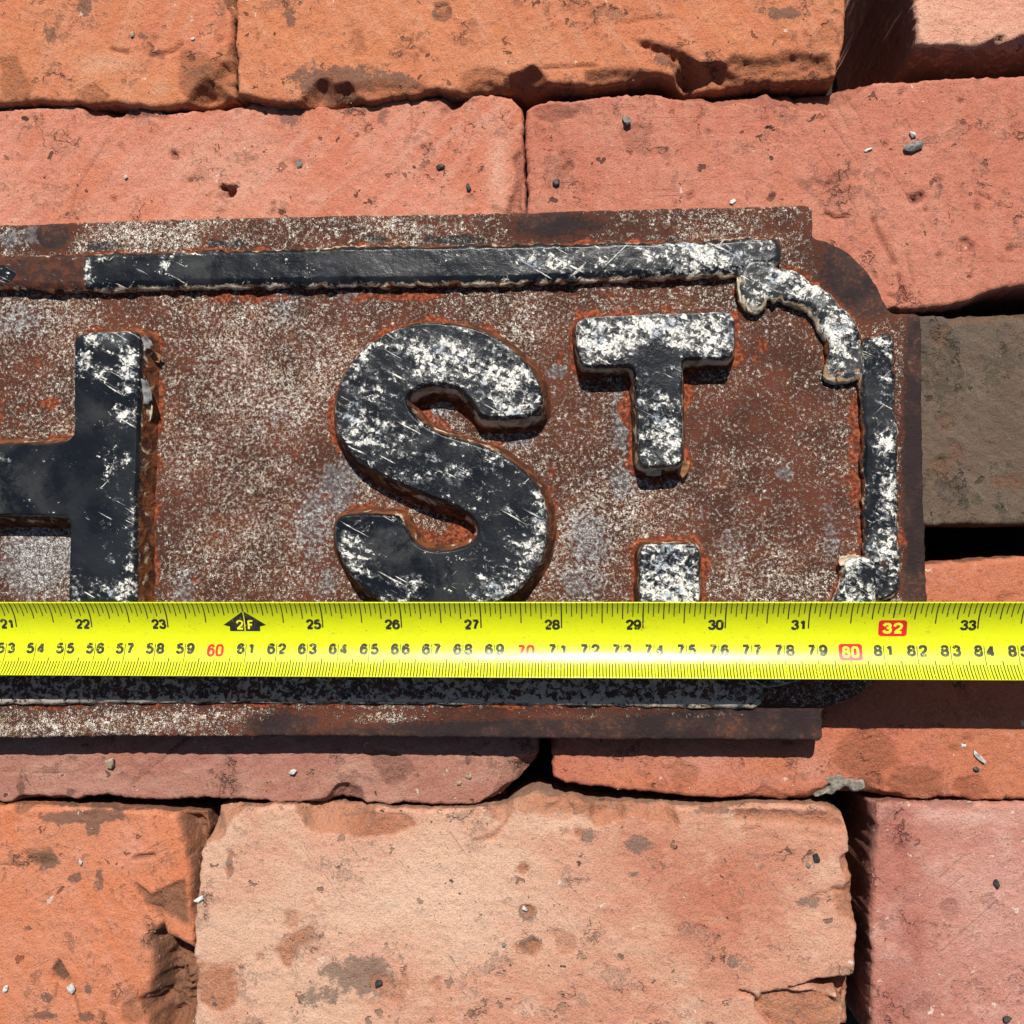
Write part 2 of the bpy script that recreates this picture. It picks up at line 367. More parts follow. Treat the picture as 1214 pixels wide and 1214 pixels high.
# ================================================================== loose bricks
BRICK_H = 0.105
def side_line(lst, z, seed, amp, step=0.0006, n=None):
    c = pts(lst, z)
    c = resample(c, step, closed=False) if n is None else resample_n(c, n)
    return c
def resample_n(c, n):
    s = np.r_[0, np.cumsum(np.sqrt((np.diff(c, axis=0) ** 2).sum(1)))]
    t = np.linspace(0, s[-1], n)
    return np.c_[np.interp(t, s, c[:, 0]), np.interp(t, s, c[:, 1])]
def brick(label, top, bottom, left, right, z, mat, seed, feats=(), grooves=(), pits=(), stain=(), pale=(), tint=(), tilt=(0, 0), edge=1.0, res=0.00062):
    """top/bottom: polylines left to right; left/right: points between them, top to bottom"""
    nu = int(abs(P(top[-1][0], 600, z)[0] - P(top[0][0], 600, z)[0]) / res) + 2
    nv = int(abs(P(600, bottom[0][1], z)[1] - P(600, top[0][1], z)[1]) / res) + 2
    T = resample_n(pts(top, z), nu); B = resample_n(pts(bottom, z), nu)
    L = resample_n(pts([top[0]] + list(left) + [bottom[0]], z), nv); R = resample_n(pts([top[-1]] + list(right) + [bottom[-1]], z), nv)
    s = np.arange(nu) * res; sv = np.arange(nv) * res
    fin = lambda t: np.minimum(1, np.minimum(np.arange(len(t)), np.arange(len(t))[::-1]) / 6.0)
    for (C, k, ax, sg, ss) in ((T, 1, 1, 1, s), (B, 2, 1, -1, s), (L, 3, 0, -1, sv), (R, 4, 0, 1, sv)):
        nz = fbm(ss * 130, ss * 0 + k * 7.7, seed + k, 5, 0.55)
        C[:, ax] += (0.0024 * nz + 0.0010 * fbm(ss * 620, ss * 0 + k * 3.1, seed + k + 50, 3)) * edge * fin(C)
    u = np.linspace(0, 1, nu)[None, :, None]; v = np.linspace(0, 1, nv)[:, None, None]
    G2 = (1 - v) * T[None] + v * B[None] + (1 - u) * L[:, None] + u * R[:, None] \
        - ((1 - u) * (1 - v) * T[0] + u * (1 - v) * T[-1] + (1 - u) * v * B[0] + u * v * B[-1])
    x, y = G2[..., 0].ravel(), G2[..., 1].ravel()
    cx, cy = x.mean(), y.mean()
    Lx, Ly = (nu - 1) * res, (nv - 1) * res
    uu = (np.broadcast_to(u, (nv, nu, 1))[..., 0]).ravel(); vv = (np.broadcast_to(v, (nv, nu, 1))[..., 0]).ravel()
    dl, dr, dt, db = uu * Lx, (1 - uu) * Lx, vv * Ly, (1 - vv) * Ly
    d = np.minimum(np.minimum(dl, dr), np.minimum(dt, db))
    zz = 0.0010 * fbm(x * 35, y * 35, seed + 10, 3) + 0.0006 * fbm(x * 140, y * 140, seed + 11, 3) + 0.0004 * fbm(x * 600, y * 600, seed + 12, 2)
    zz += tilt[0] * (x - cx) + tilt[1] * (y - cy)
    # worn arris
    r = 0.0013 * edge * (0.5 + 1.1 * np.clip(0.5 + fbm(x * 60, y * 60, seed + 13, 3) * 1.6, 0, 1))
    t = np.clip(1 - d / r, 0, 1)
    zz -= r * (1 - np.sqrt(np.maximum(0, 1 - t * t))) * 0.85
    # flakes broken off along the edges
    wdt = np.maximum(0, fbm(x * 48, y * 48, seed + 14, 3) - 0.06) * 0.034 * edge
    ch = np.clip(wdt - d, 0, None)
    rough = fbm(x * 260, y * 260, seed + 15, 4)
    zz -= ch * 0.85 + np.where(ch > 0, 0.0020 * (rough + 0.25) * sstep(0, 0.002, ch), 0)
    broken = sstep(0.0, 0.0006, ch) * 0.8
    # shallow spalls in the face
    sp = fbm(x * 70, y * 70, seed + 16, 3)
    spm = sstep(0.26, 0.285, sp + 0.06 * rough)
    zz -= 0.0007 * spm; broken = np.maximum(broken, spm * 0.6)
    p2 = np.c_[x, y]
    for (poly, dep, wd, rg) in feats:
        sd_ = sdf(p2, pts(poly, z)) + 0.0022 * fbm(x * 180, y * 180, seed + 17, 3)
        mk = sstep(wd * 0.15, -wd, sd_)
        zz -= mk * (dep + rg * fbm(x * 170, y * 170, seed + 18, 4) + rg * 0.7 * np.abs(fbm(x * 420, y * 300, seed + 19, 3)) + rg * 0.45 * fbm(x * 800, y * 800, seed + 23, 2))
        broken = np.maximum(broken, sstep(0.0004, -0.0016, sd_ + .0012 * rough))
    for (ln, wd, dep) in grooves:
        dd = seg_dist(p2, pts(ln, z)) * (1 + 0.8 * fbm(x * 300, y * 300, seed + 20, 2))
        mk = sstep(wd, wd * 0.25, dd)
        zz -= dep * mk; broken = np.maximum(broken, mk * 0.7)
    for (px_, py_, rad, dep) in pits:
        c = P(px_, py_, z); rr = rad * 0.00029
        dd = np.hypot(x - c[0], y - c[1]) * (1 + 1.0 * fbm(x * 350, y * 350, seed + 21, 2))
        mk = sstep(rr, rr * 0.55, dd)
        zz -= dep * mk; broken = np.maximum(broken, mk)
    px_, py_ = to_px(np.c_[x, y, np.full(len(x), z)])
    st = np.clip(blobs(px_, py_, stain), 0, 1); pl = np.clip(blobs(px_, py_, pale), 0, 1); tn_ = np.clip(blobs(px_, py_, tint), 0, 1)
    topco = np.c_[x, y, z + zz]
    idx = np.arange(nu * nv).reshape(nv, nu)
    quads = np.stack([idx[:-1, :-1], idx[1:, :-1], idx[1:, 1:], idx[:-1, 1:]], -1).reshape(-1, 4)
    # flanks
    loop = np.r_[idx[:, 0], idx[-1, 1:], idx[-2::-1, -1], idx[0, -2:0:-1]]      # counter-clockwise seen from above
    lp = topco[loop]; nrm = normals2(ccw(lp[:, :2]) if False else lp[:, :2])
    co = [topco]; q2 = [quads]; prev = loop; N = len(loop); base = len(topco)
    arc = np.arange(N) * res
    levels = [0.0012, 0.003, 0.006, 0.010, 0.015, 0.021, 0.029, 0.040, 0.055, 0.075, BRICK_H]
    att = [np.zeros(0)]
    for k, dz in enumerate(levels):
        off = 0.0010 * fbm(arc * 90, np.full(N, dz * 90), seed + 30, 3) * min(1, dz / 0.006) + 0.0004 * min(1, dz / 0.002)
        zt = (lp[:, 2] - z) * max(0, 1 - dz / 0.03) + z - dz
        if k == len(levels) - 1: zt = np.full(N, -BRICK_H)
        co.append(np.c_[lp[:, :2] + nrm * off[:, None], zt])
        cur = base + k * N + np.arange(N)
        q2.append(np.stack([prev, cur, np.roll(cur, -1), np.roll(prev, -1)], -1)); prev = cur
    co = np.vstack(co); q2 = np.vstack(q2)
    ns = len(co) - len(topco)
    at = {'broken': np.r_[broken, np.full(ns, 0.35)], 'stain': np.r_[st, np.full(ns, 0.62)], 'pale': np.r_[pl, np.zeros(ns)], 'tint': np.r_[tn_, np.zeros(ns)]}  # flanks: dirt, and painted darker to deepen the shade in the gaps
    o = mesh_obj('brick', co, q2, [], mat, None, (cx, cy, -BRICK_H), at, ngons=[prev])
    return tag(o, label, 'brick', 'loose bricks laid in rows under the sign')

ORANGE = ((0.50, 0.178, 0.078), (0.51, 0.168, 0.088), (0.55, 0.28, 0.17), (0.18, 0.10, 0.07))
bm_or1 = brick_mat('orange_brick', *ORANGE, 0.30, 0.45, 1)
bm_or2 = brick_mat('orange_weathered_brick', (0.51, 0.178, 0.080), (0.49, 0.165, 0.080), (0.57, 0.28, 0.17), (0.15, 0.09, 0.065), 0.25, 0.50, 2)
bm_pk0 = brick_mat('pale_pink_brick', (0.58, 0.27, 0.18), (0.52, 0.22, 0.15), (0.64, 0.36, 0.25), (0.25, 0.13, 0.1), 0.5, 0.2, 3)
bm_sa1 = brick_mat('salmon_brick', (0.52, 0.195, 0.125), (0.50, 0.165, 0.095), (0.59, 0.33, 0.24), (0.25, 0.12, 0.09), 0.40, 0.16, 4)
bm_sa2 = brick_mat('salmon_scratched_brick', (0.465, 0.165, 0.105), (0.44, 0.145, 0.09), (0.51, 0.24, 0.165), (0.22, 0.11, 0.085), 0.35, 0.16, 5)
bm_gry = brick_mat('mossy_grey_brick', (0.100, 0.072, 0.053), (0.120, 0.080, 0.056), (0.165, 0.13, 0.098), (0.06, 0.058, 0.036), 0.35, 0.5, 6, rough_c=(0.17, 0.085, 0.05))
bm_prp = brick_mat('purple_red_brick', (0.36, 0.165, 0.115), (0.33, 0.135, 0.095), (0.45, 0.26, 0.195), (0.16, 0.08, 0.06), 0.40, 0.28, 7)
bm_or3 = brick_mat('smooth_orange_red_brick', (0.45, 0.15, 0.075), (0.44, 0.135, 0.075), (0.50, 0.23, 0.17), (0.27, 0.115, 0.065), 0.12, 0.06, 8, 0.95, 0.03, streaky=.15, crust=.15)
bm_or4 = brick_mat('rough_orange_brick', (0.53, 0.165, 0.07), (0.51, 0.19, 0.10), (0.56, 0.26, 0.18), (0.15, 0.09, 0.065), 0.30, 0.45, 9, rough_c=(0.15, 0.078, 0.045))
bm_buf = brick_mat('pale_buff_brick', (0.555, 0.325, 0.22), (0.50, 0.225, 0.145), (0.63, 0.425, 0.305), (0.21, 0.145, 0.11), 0.50, 0.34, 10, 0.88, 0.05, rough_c=(0.42, 0.165, 0.085), streaky=.25, tint=(0.42, 0.145, 0.085))
bm_pnk = brick_mat('dusty_pink_brick', (0.46, 0.205, 0.158), (0.42, 0.165, 0.12), (0.58, 0.37, 0.295), (0.25, 0.09, 0.07), 0.45, 0.12, 11, 0.95, 0.34, streaky=.12, tint=(0.24, 0.055, 0.04))

brick('orange brick with grey scabs at the top left corner', [(-515, -158), (270, -160)],
      [(-515, 131), (0, 122), (55, 119), (120, 121), (168, 125), (200, 127), (235, 120), (277, 113)],
      [(-514, 0)], [(272, -60), (275, 20), (278, 70)], 0.0018, bm_or1, 100,
      feats=[([(212, 60), (240, 62), (276, 80), (278, 112), (215, 118), (210, 90)], 0.0007, 0.001, 0.0006),
             ([(95, 108), (112, 97), (128, 112), (130, 126), (92, 126)], 0.0011, 0.001, 0.0008),
             ([(-2, 70), (20, 66), (40, 105), (40, 120), (-2, 120)], 0.0006, 0.0008, 0.0006)],
      grooves=[([(178, 66), (205, 60), (215, 52)], 0.0011, 0.0012), ([(132, 58), (150, 62)], 0.0012, 0.0012)],
      stain=[(240, 92, 35, 26, 0.8), (100, 5, 10, 14, 1.0), (170, 42, 12, 10, .7), (60, 40, 16, 14, .55), (190, 65, 14, 8, .7)],
      pale=[(125, 75, 38, 12, .9), (190, 105, 12, 10, .7)])
brick('long orange brick with a crumbling lower edge in the top row', [(284, -160), (1002, -166)],
      [(282, 111), (318, 119), (370, 122), (410, 115), (445, 117), (480, 110), (520, 106), (560, 108), (600, 103), (640, 100), (700, 98), (740, 93), (776, 86), (800, 92), (830, 97), (870, 95), (920, 92), (960, 92), (991, 88)],
      [(281, -60), (280, 30)], [(1001, -60), (1001, 10), (1000, 45), (996, 70)], 0.0036, bm_or2, 200,
      feats=[([(745, 46), (775, 48), (805, 55), (822, 68), (830, 92), (800, 96), (790, 72), (765, 58)], 0.0034, 0.003, 0.0035),
             ([(690, 84), (740, 78), (800, 88), (800, 110), (690, 112)], 0.0026, 0.003, 0.0014),
             ([(845, 74), (870, 62), (900, 66), (940, 58), (985, 62), (996, 95), (850, 104)], 0.0026, 0.003, 0.002),
             ([(545, 84), (575, 80), (612, 86), (640, 94), (640, 112), (540, 112)], 0.0010, 0.0015, 0.0008),
             ([(400, 98), (450, 92), (500, 96), (520, 112), (400, 126)], 0.0012, 0.003, 0.0010),
             ([(513, 4), (530, 2), (536, 16), (520, 26)], 0.0012, 0.001, 0.0006)],
      grooves=[([(645, 80), (705, 78)], 0.0008, 0.0010), ([(740, 27), (765, 22), (800, 20)], 0.0008, .0007)],
      stain=[(400, 95, 70, 26, .8), (345, 20, 10, 18, .8), (470, 98, 40, 16, .7), (940, 15, 75, 10, .6), (960, 55, 10, 8, .5), (525, 14, 14, 14, .9), (790, 70, 30, 14, .55)],
      pale=[(600, 75, 60, 22, .4)])
brick('pale pink brick set apart in the top right corner', [(1088, -170), (1800, -180)],
      [(1088, 51), (1110, 55), (1150, 54), (1214, 50), (1800, 30)], [(1087, -50), (1087, 20)], [(1800, -50)], 0.0, bm_pk0, 300,
      pale=[(1092, 30, 10, 40, .9), (1150, 50, 60, 6, .8)], pits=[(1183, 50, 9, .002)])

brick('salmon brick with a black hole above the letter H', [(-162, 138), (0, 130), (28, 128), (83, 125), (138, 126), (173, 125), (194, 132), (221, 132), (249, 126), (298, 122), (346, 124), (387, 127), (441, 124), (462, 118), (518, 114), (560, 112), (587, 111), (606, 114), (618, 127)],
      [(-162, 396), (620, 388)], [(-163, 250)], [(621, 150), (621, 200), (622, 250), (621, 320)], -0.0010, bm_sa1, 400,
      feats=[([(603, 186), (622, 170), (624, 262), (598, 262), (602, 235), (610, 215)], 0.0022, 0.003, 0.0012),
             ([(318, 258), (321, 238), (327, 238), (327, 258)], 0.001, 0.001, .0006),
             ([(120, 126), (150, 126), (170, 134), (200, 138), (194, 142), (130, 140)], 0.0008, 0.001, 0.0006)],
      pits=[(271, 227, 9, 0.0042), (265, 222, 5, .003), (206, 184, 6, .0016), (225, 213, 5, .0012), (135, 236, 4, .001), (353, 194, 7, .0010), (491, 155, 3, .001), (539, 178, 3, .001), (314, 133, 3, .001), (422, 161, 3, .001)],
      grooves=[([(80, 262), (92, 220), (128, 162)], 0.0006, 0.0005), ([(487, 118), (488, 160)], .0005, .0005)],
      tint=[(60, 200, 70, 60, .4), (420, 200, 60, 50, .3)], stain=[(345, 135, 24, 16, .75), (410, 130, 30, 8, .7), (160, 133, 30, 7, .7), (455, 140, 14, 22, .6), (560, 118, 20, 8, .6)],
      pale=[(265, 200, 70, 60, .55), (590, 200, 14, 60, .8), (120, 250, 20, 12, .4)])
brick('salmon brick with long scratches under the top right corner of the photo', [(625, 130), (639, 123), (656, 119), (694, 117), (732, 112), (784, 113), (794, 117), (820, 110), (863, 107), (960, 100), (1036, 97), (1140, 93), (1214, 89), (1412, 78)],
      [(625, 392), (850, 380), (1053, 366), (1098, 364), (1140, 360), (1161, 350), (1185, 343), (1214, 339), (1412, 330)], [(625, 200), (626, 300)], [(1413, 200)], -0.0005, bm_sa2, 500,
      feats=[([(632, 128), (668, 120), (694, 124), (684, 140), (655, 148), (636, 144)], 0.0009, 0.001, 0.0006),
             ([(665, 200), (676, 188), (681, 198), (672, 210)], 0.0012, .0006, .0004),
             ([(794, 247), (803, 233), (806, 247)], .0012, .0008, .0005)],
      grooves=[([(1035, 260), (1044, 282), (1061, 312)], 0.0011, 0.0014), ([(1066, 326), (1070, 345), (1074, 356)], 0.0011, 0.0012), ([(1076, 302), (1084, 336)], 0.0008, 0.0008),
               ([(980, 253), (992, 258), (1005, 256)], 0.0010, 0.0014), ([(958, 106), (1018, 190)], .0005, .0004), ([(990, 120), (1008, 152)], .0005, .0005), ([(970, 175), (1015, 245)], .0005, .0004), ([(1050, 190), (1082, 240)], .0005, .0004), ([(1000, 108), (1022, 140)], .0006, .0006), ([(1053, 349), (1070, 358)], .0009, .001), ([(1158, 228), (1175, 237)], .0007, .001)],
      pits=[(1090, 233, 9, .0016), (1083, 236, 7, .0014), (1113, 213, 6, .001), (840, 156, 4, .001), (1049, 170, 4, .0012), (984, 217, 4, .001), (1098, 248, 4, .001), (1159, 246, 4, .0012), (1145, 285, 6, .0012), (1152, 292, 6, .0012), (1198, 295, 5, .001), (1113, 303, 4, .001), (1150, 328, 4, .001), (915, 232, 5, .001), (818, 232, 5, .001), (1139, 119, 4, .001), (1068, 110, 4, .001)],
      stain=[(670, 132, 24, 12, .6), (1090, 233, 14, 10, .5), (1112, 225, 8, 22, .6), (1150, 290, 14, 18, .5), (1205, 250, 26, 40, .35), (1190, 300, 30, 30, .25)],
      pale=[(1020, 245, 80, 12, .45), (1120, 330, 60, 20, .35), (840, 230, 50, 14, .3)])
brick('weathered grey brown mossy brick right of the sign', [(690, 378), (1092, 374), (1214, 371), (1475, 366)], [(690, 628), (1098, 622), (1214, 621), (1475, 618)], [(690, 500)], [(1475, 500)], -0.0040, bm_gry, 600,
      stain=[(1160, 595, 70, 22, .42), (1110, 480, 20, 60, .3)], pale=[(1150, 400, 60, 20, .3)],
      feats=[([(1110, 538), (1122, 534), (1124, 556), (1112, 560)], .0006, .0008, .0005), ([(1170, 566), (1214, 560), (1214, 580), (1180, 582)], .0006, .0008, .0005)], edge=.7)
brick('purple red brick with chipped lower right corner below the sign', [(-142, 684), (300, 680), (636, 680)], [(-142, 950), (0, 951), (50, 950), (104, 944), (156, 945), (200, 949), (242, 946), (320, 950), (380, 953), (402, 948), (449, 952), (489, 954), (561, 953), (586, 949), (600, 940), (612, 925)],
      [(-142, 800)], [(638, 760), (638, 850), (636, 890), (630, 908)], -0.0010, bm_prp, 700,
      feats=[([(612, 898), (640, 892), (644, 925), (604, 955), (598, 946), (606, 925)], 0.0045, 0.004, 0.002), ([(430, 890), (470, 888), (496, 915), (480, 930), (455, 935), (440, 910)], .0007, .0008, .0007)],
      grooves=[([(153, 932), (185, 905), (222, 874)], .0006, .0007), ([(0, 914), (80, 916)], .0005, .0006)],
      stain=[(25, 935, 8, 14, .9), (85, 939, 8, 7, .8), (555, 905, 14, 12, .6), (250, 915, 40, 20, .4), (495, 918, 10, 10, .5)],
      pale=[(120, 930, 60, 14, .4), (600, 900, 26, 30, .3), (60, 890, 50, 14, .3)], edge=.9)
b_mortar = brick('smooth orange red brick beneath the right end of the sign', [(655, 682), (1000, 676), (1102, 669), (1175, 664), (1214, 662), (1440, 655)], [(656, 921), (670, 928), (706, 932), (742, 936), (778, 939), (820, 944), (882, 946), (950, 949), (975, 947), (998, 942), (1035, 942), (1059, 946), (1093, 948), (1124, 945), (1158, 949), (1214, 947), (1440, 944)],
      [(655, 800), (654, 880)], [(1440, 800)], -0.0008, bm_or3, 800,
      feats=[([(985, 905), (995, 880), (1020, 864), (1045, 868), (1062, 890), (1068, 905), (1045, 915), (1050, 935), (1010, 925)], .0007, .0007, .0005),
             ([(1048, 930), (1062, 912), (1100, 910), (1118, 915), (1115, 945), (1070, 948)], .0007, .0007, .0005),
             ([(1126, 936), (1135, 922), (1160, 920), (1176, 944), (1150, 952)], .0009, .0008, .0005),
             ([(880, 942), (905, 933), (950, 946), (945, 956), (880, 950)], .0012, .001, .0008)],
      stain=[(985, 925, 18, 9, .0)], pale=[(830, 905, 50, 22, .75), (960, 910, 22, 20, .7), (740, 905, 60, 14, .4), (910, 925, 40, 10, .4)], edge=.8)
brick('rough orange brick with broken right side at the bottom left', [(-540, 955), (0, 957), (60, 958), (118, 960), (194, 962), (214, 965), (236, 968)], [(-540, 1238), (236, 1240)], [(-540, 1100)], [(240, 985), (234, 1010), (230, 1040), (229, 1090), (230, 1140), (231, 1200)], 0.0005, bm_or4, 900,
      feats=[([(173, 1073), (187, 1094), (176, 1114), (178, 1150), (173, 1177), (159, 1190), (173, 1211), (180, 1245), (245, 1245), (240, 1130), (222, 1118), (200, 1105), (190, 1075)], 0.0120, 0.006, 0.0075),
             ([(205, 960), (250, 960), (248, 1010), (238, 1060), (222, 1110), (224, 1040), (215, 1000)], 0.0080, 0.005, 0.004),
             ([(155, 1040), (180, 1060), (220, 1040), (222, 1100), (195, 1085), (170, 1075)], .0014, .0015, .0012),
             ([(70, 1136), (84, 1160), (80, 1166), (62, 1162), (62, 1150)], .0018, .001, .001),
             ([(28, 1010), (60, 1004), (76, 1026), (40, 1028)], .0007, .0008, .0006)],
      grooves=[([(0, 1024), (25, 1024)], .0005, .0006), ([(68, 1165), (64, 1185)], .0006, .0006), ([(88, 1180), (95, 1205)], .0005, .0006), ([(160, 1018), (182, 1014)], .0012, .0014)],
      tint=[(40, 1090, 60, 60, .4), (195, 990, 24, 30, .6)], stain=[(100, 968, 70, 10, .9), (110, 980, 12, 18, .8), (55, 1020, 22, 14, .75), (90, 1040, 10, 8, .9), (118, 1045, 10, 16, .8), (72, 1152, 10, 16, .9), (55, 1182, 8, 6, .9), (30, 1205, 50, 12, .6), (105, 1170, 16, 14, .5), (35, 1100, 9, 6, .6), (100, 1206, 14, 8, .8), (195, 1190, 30, 40, .5)],
      pale=[(150, 1010, 26, 26, .8), (80, 1110, 60, 30, .3)])
brick('big pale buff brick with a cracked lower right corner at the bottom', [(252, 962), (262, 957), (312, 957), (380, 957), (470, 959), (543, 959), (597, 960), (612, 949), (634, 942), (655, 947), (706, 954), (820, 957), (902, 956), (985, 957), (1000, 967)], [(231, 1236), (1016, 1236)],
      [(246, 985), (241, 1005), (236, 1040), (232, 1090), (231, 1150)], [(1005, 985), (1008, 1018), (1012, 1052), (1014, 1100), (1016, 1151)], 0.0015, bm_buf, 1000,
      feats=[([(933, 1169), (975, 1163), (1022, 1153), (1026, 1245), (992, 1245), (1000, 1200), (990, 1182), (960, 1172), (935, 1174)], 0.0120, 0.002, 0.003),
             ([(936, 1172), (965, 1172), (992, 1182), (1003, 1195), (995, 1245), (925, 1245), (895, 1190), (900, 1176)], .0030, .002, .001),
             ([(395, 962), (480, 964), (500, 980), (460, 992), (420, 995), (400, 985)], .0008, .0008, .0006),
             ([(325, 1125), (340, 1108), (368, 1100), (375, 1112), (355, 1122), (345, 1150), (334, 1150)], .0008, .0006, .0004),
             ([(228, 1135), (255, 1145), (280, 1140), (280, 1190), (262, 1205), (235, 1190)], .0006, .0006, .0005),
             ([(610, 945), (650, 940), (710, 950), (760, 958), (740, 975), (680, 968), (640, 966), (610, 965)], .0010, .003, .001),
             ([(870, 958), (1000, 960), (1000, 985), (930, 978), (870, 975)], .0012, .002, .0010),
             ([(985, 1050), (1015, 1045), (1016, 1100), (990, 1085)], .0010, .0015, .001)],
      grooves=[([(878, 1176), (895, 1182), (900, 1200), (915, 1216)], .0008, .002), ([(560, 997), (585, 992), (600, 975)], .0008, .001), ([(895, 958), (880, 985), (900, 980)], .0006, .0008), ([(960, 1065), (985, 1056), (1010, 1058)], .0008, .0009)],
      pits=[(625, 1080, 8, .0012), (633, 1124, 12, .0012), (615, 1123, 6, .001), (620, 1030, 8, .001), (685, 988, 7, .001), (272, 1033, 6, .001), (274, 1013, 5, .0012)],
      stain=[(430, 1155, 50, 34, .8), (395, 1150, 24, 22, .7), (380, 1180, 40, 20, .6), (628, 1120, 18, 14, .8), (625, 1080, 14, 14, .7), (620, 1030, 12, 10, .6), (272, 1025, 6, 24, .8), (700, 990, 14, 12, .7), (755, 1000, 20, 14, .8), (750, 1038, 14, 8, .5), (430, 970, 60, 6, .4), (700, 958, 60, 8, .8), (870, 962, 80, 5, .6), (960, 1070, 22, 10, .7), (870, 1140, 14, 12, .6), (680, 1170, 14, 10, .5), (560, 1060, 30, 30, .3), (850, 1100, 50, 40, .35), (345, 1128, 12, 20, .5), (470, 1030, 40, 16, .3)],
      tint=[(850, 1060, 110, 100, .95), (780, 1010, 50, 50, .8), (440, 975, 40, 16, .9), (900, 1100, 40, 40, .35), (720, 1150, 60, 50, .3), (260, 1170, 24, 34, .7)], pale=[(500, 1060, 200, 90, .75), (660, 975, 50, 22, .8), (900, 965, 60, 12, .6), (960, 1110, 50, 50, .6), (440, 1080, 120, 60, .4)])
brick('dusty pink brick with white flecks in the bottom right corner', [(1034, 953), (1060, 952), (1214, 953), (1820, 955)], [(1034, 1238), (1820, 1240)], [(1038, 985), (1037, 1010), (1034, 1040), (1034, 1110)], [(1820, 1100)], 0.0, bm_pnk, 1100,
      feats=[([(1028, 948), (1040, 952), (1042, 985), (1040, 1015), (1034, 1040), (1028, 1030)], .004, .002, .0015)],
      tint=[(1062, 1010, 24, 50, .6), (1085, 1100, 18, 60, .5), (1065, 1190, 40, 40, .5)], stain=[(1120, 1000, 16, 12, .3)], pale=[(1150, 970, 60, 10, .7), (1180, 1080, 70, 80, .35), (1110, 965, 30, 10, .6)], edge=.8)

# ================================================================== the cast iron street sign
Z0, ZF, ZFACE, ZBAR, ZTOP = 0.0006, 0.0100, 0.0092, 0.0130, 0.0188
MP = plate_mat(); ML = paint_mat('chipped_black_paint'); MB_ = paint_mat('chipped_black_paint_border', 0.0)
sign = link('street_sign', None); sign.location = P(550, 560, Z0)
tag(sign, 'rusty cast iron street sign reading H ST. with chipped black raised letters', 'street sign')

def relief(name, mat, outline, zb, zt, prof, spacing, topfn, attrs, parent, step=0.0008, seed=0, jitter=0.00016, lower=0.0, cap=False, smooth_n=2, sidenoise=0.00035):
    """a raised casting: rings from its foot (first of prof) to its rim, then a triangulated top.  prof: (outward offset, height share)"""
    c = ccw(resample(outline, step))
    for _ in range(smooth_n): c = 0.5 * c + 0.25 * (np.roll(c, 1, 0) + np.roll(c, -1, 0))
    nr = normals2(c)
    for _ in range(2): nr = 0.5 * nr + 0.25 * (np.roll(nr, 1, 0) + np.roll(nr, -1, 0))
    nr /= np.sqrt((nr ** 2).sum(1))[:, None]
    c = c + nr * (jitter * 2 * fbm(c[:, 0] * 400, c[:, 1] * 400, seed, 3))[:, None]
    N = len(c); rings = []; side = []
    arc = np.arange(N) * step
    for k, (off, hf) in enumerate(prof):
        o = off * (1 + lower * np.clip(-nr[:, 1], 0, 1)) if off > 0 else off
        o = o + (sidenoise * 2 * fbm(arc * 300, np.full(N, k * 1.7), seed + 3, 3) if (off > 0) else 0)
        p = c + nr * (o * np.ones(N))[:, None]
        z = zb + (zt - zb) * hf + (sidenoise * 1.6 * fbm(arc * 220, np.full(N, k * 2.3), seed + 5, 3) if 0 < hf < 0.9 else 0)
        rings.append(np.c_[p, np.full(N, 1.0) * z]); side.append(np.full(N, max(0.0, 1 - max(hf, 0)) if off >= 0 else 0.0))
    inner = rings[-1][:, :2]
    lo, hi = inner.min(0), inner.max(0)
    gx, gy = np.meshgrid(np.arange(lo[0], hi[0], spacing), np.arange(lo[1], hi[1], spacing))
    gp = np.c_[gx.ravel(), gy.ravel()]
    rs = np.random.RandomState(seed + 9); gp = gp + rs.uniform(-.28, .28, gp.shape) * spacing
    gp = gp[sdf(gp, inner) < -spacing * 0.55]
    allp = np.vstack([inner, gp]) * 1000.0
    ed = [(i, (i + 1) % N) for i in range(N)]
    vo, eo, fo, ov, oe, of = delaunay_2d_cdt([Vector(p) for p in allp], ed, [], 1, 1e-5)
    vo = np.array([(p.x, p.y) for p in vo]) / 1000.0
    remap = {}
    for i, src in enumerate(ov):
        for sidx in src: remap[sidx] = i
    K = len(prof); base = (K - 1) * N
    ringlast = np.array([base + remap[i] for i in range(N)])
    zt_arr = np.full(len(vo), zt + 0.0)
    co = np.vstack(rings[:-1] + [np.c_[vo, zt_arr]])
    topmask = np.r_[np.zeros(base), np.ones(len(vo))]
    sd_ = np.r_[np.concatenate(side[:-1]), np.zeros(len(vo))]
    if topfn is not None:
        w_ = np.r_[np.concatenate([np.full(N, 1.0 if (h > 0.8) else 0.0) for (o_, h) in prof[:-1]]), np.ones(len(vo))]
        co[:, 2] += topfn(co[:, 0], co[:, 1]) * w_
    quads = []
    for k in range(K - 1):
        a = k * N + np.arange(N); b = ringlast if k == K - 2 else (k + 1) * N + np.arange(N)
        quads.append(np.stack([a, np.roll(a, -1), np.roll(b, -1), b], -1))
    quads = np.vstack(quads)
    tris = np.array([[base + i for i in f] for f in fo if len(f) == 3])
    a, b, d = co[tris[:, 0]], co[tris[:, 1]], co[tris[:, 2]]
    flip = ((b[:, 0] - a[:, 0]) * (d[:, 1] - a[:, 1]) - (b[:, 1] - a[:, 1]) * (d[:, 0] - a[:, 0])) < 0
    tris[flip] = tris[flip][:, ::-1]
    px, py = to_px(co)
    at = attrs(px, py, co); at['side'] = sd_
    if 'cream' in at: at['cream'] = at['cream'] * np.r_[np.tile(0.2 + 0.8 * np.clip(-nr[:, 1] * 1.3 + .1, 0, 1), K - 1), np.ones(len(vo))]
    org = np.array([co[:, 0].mean(), co[:, 1].mean(), zb])
    return mesh_obj(name, co, quads, tris, mat, parent, org, at, ngons=[np.arange(N)[::-1]] if cap else ())

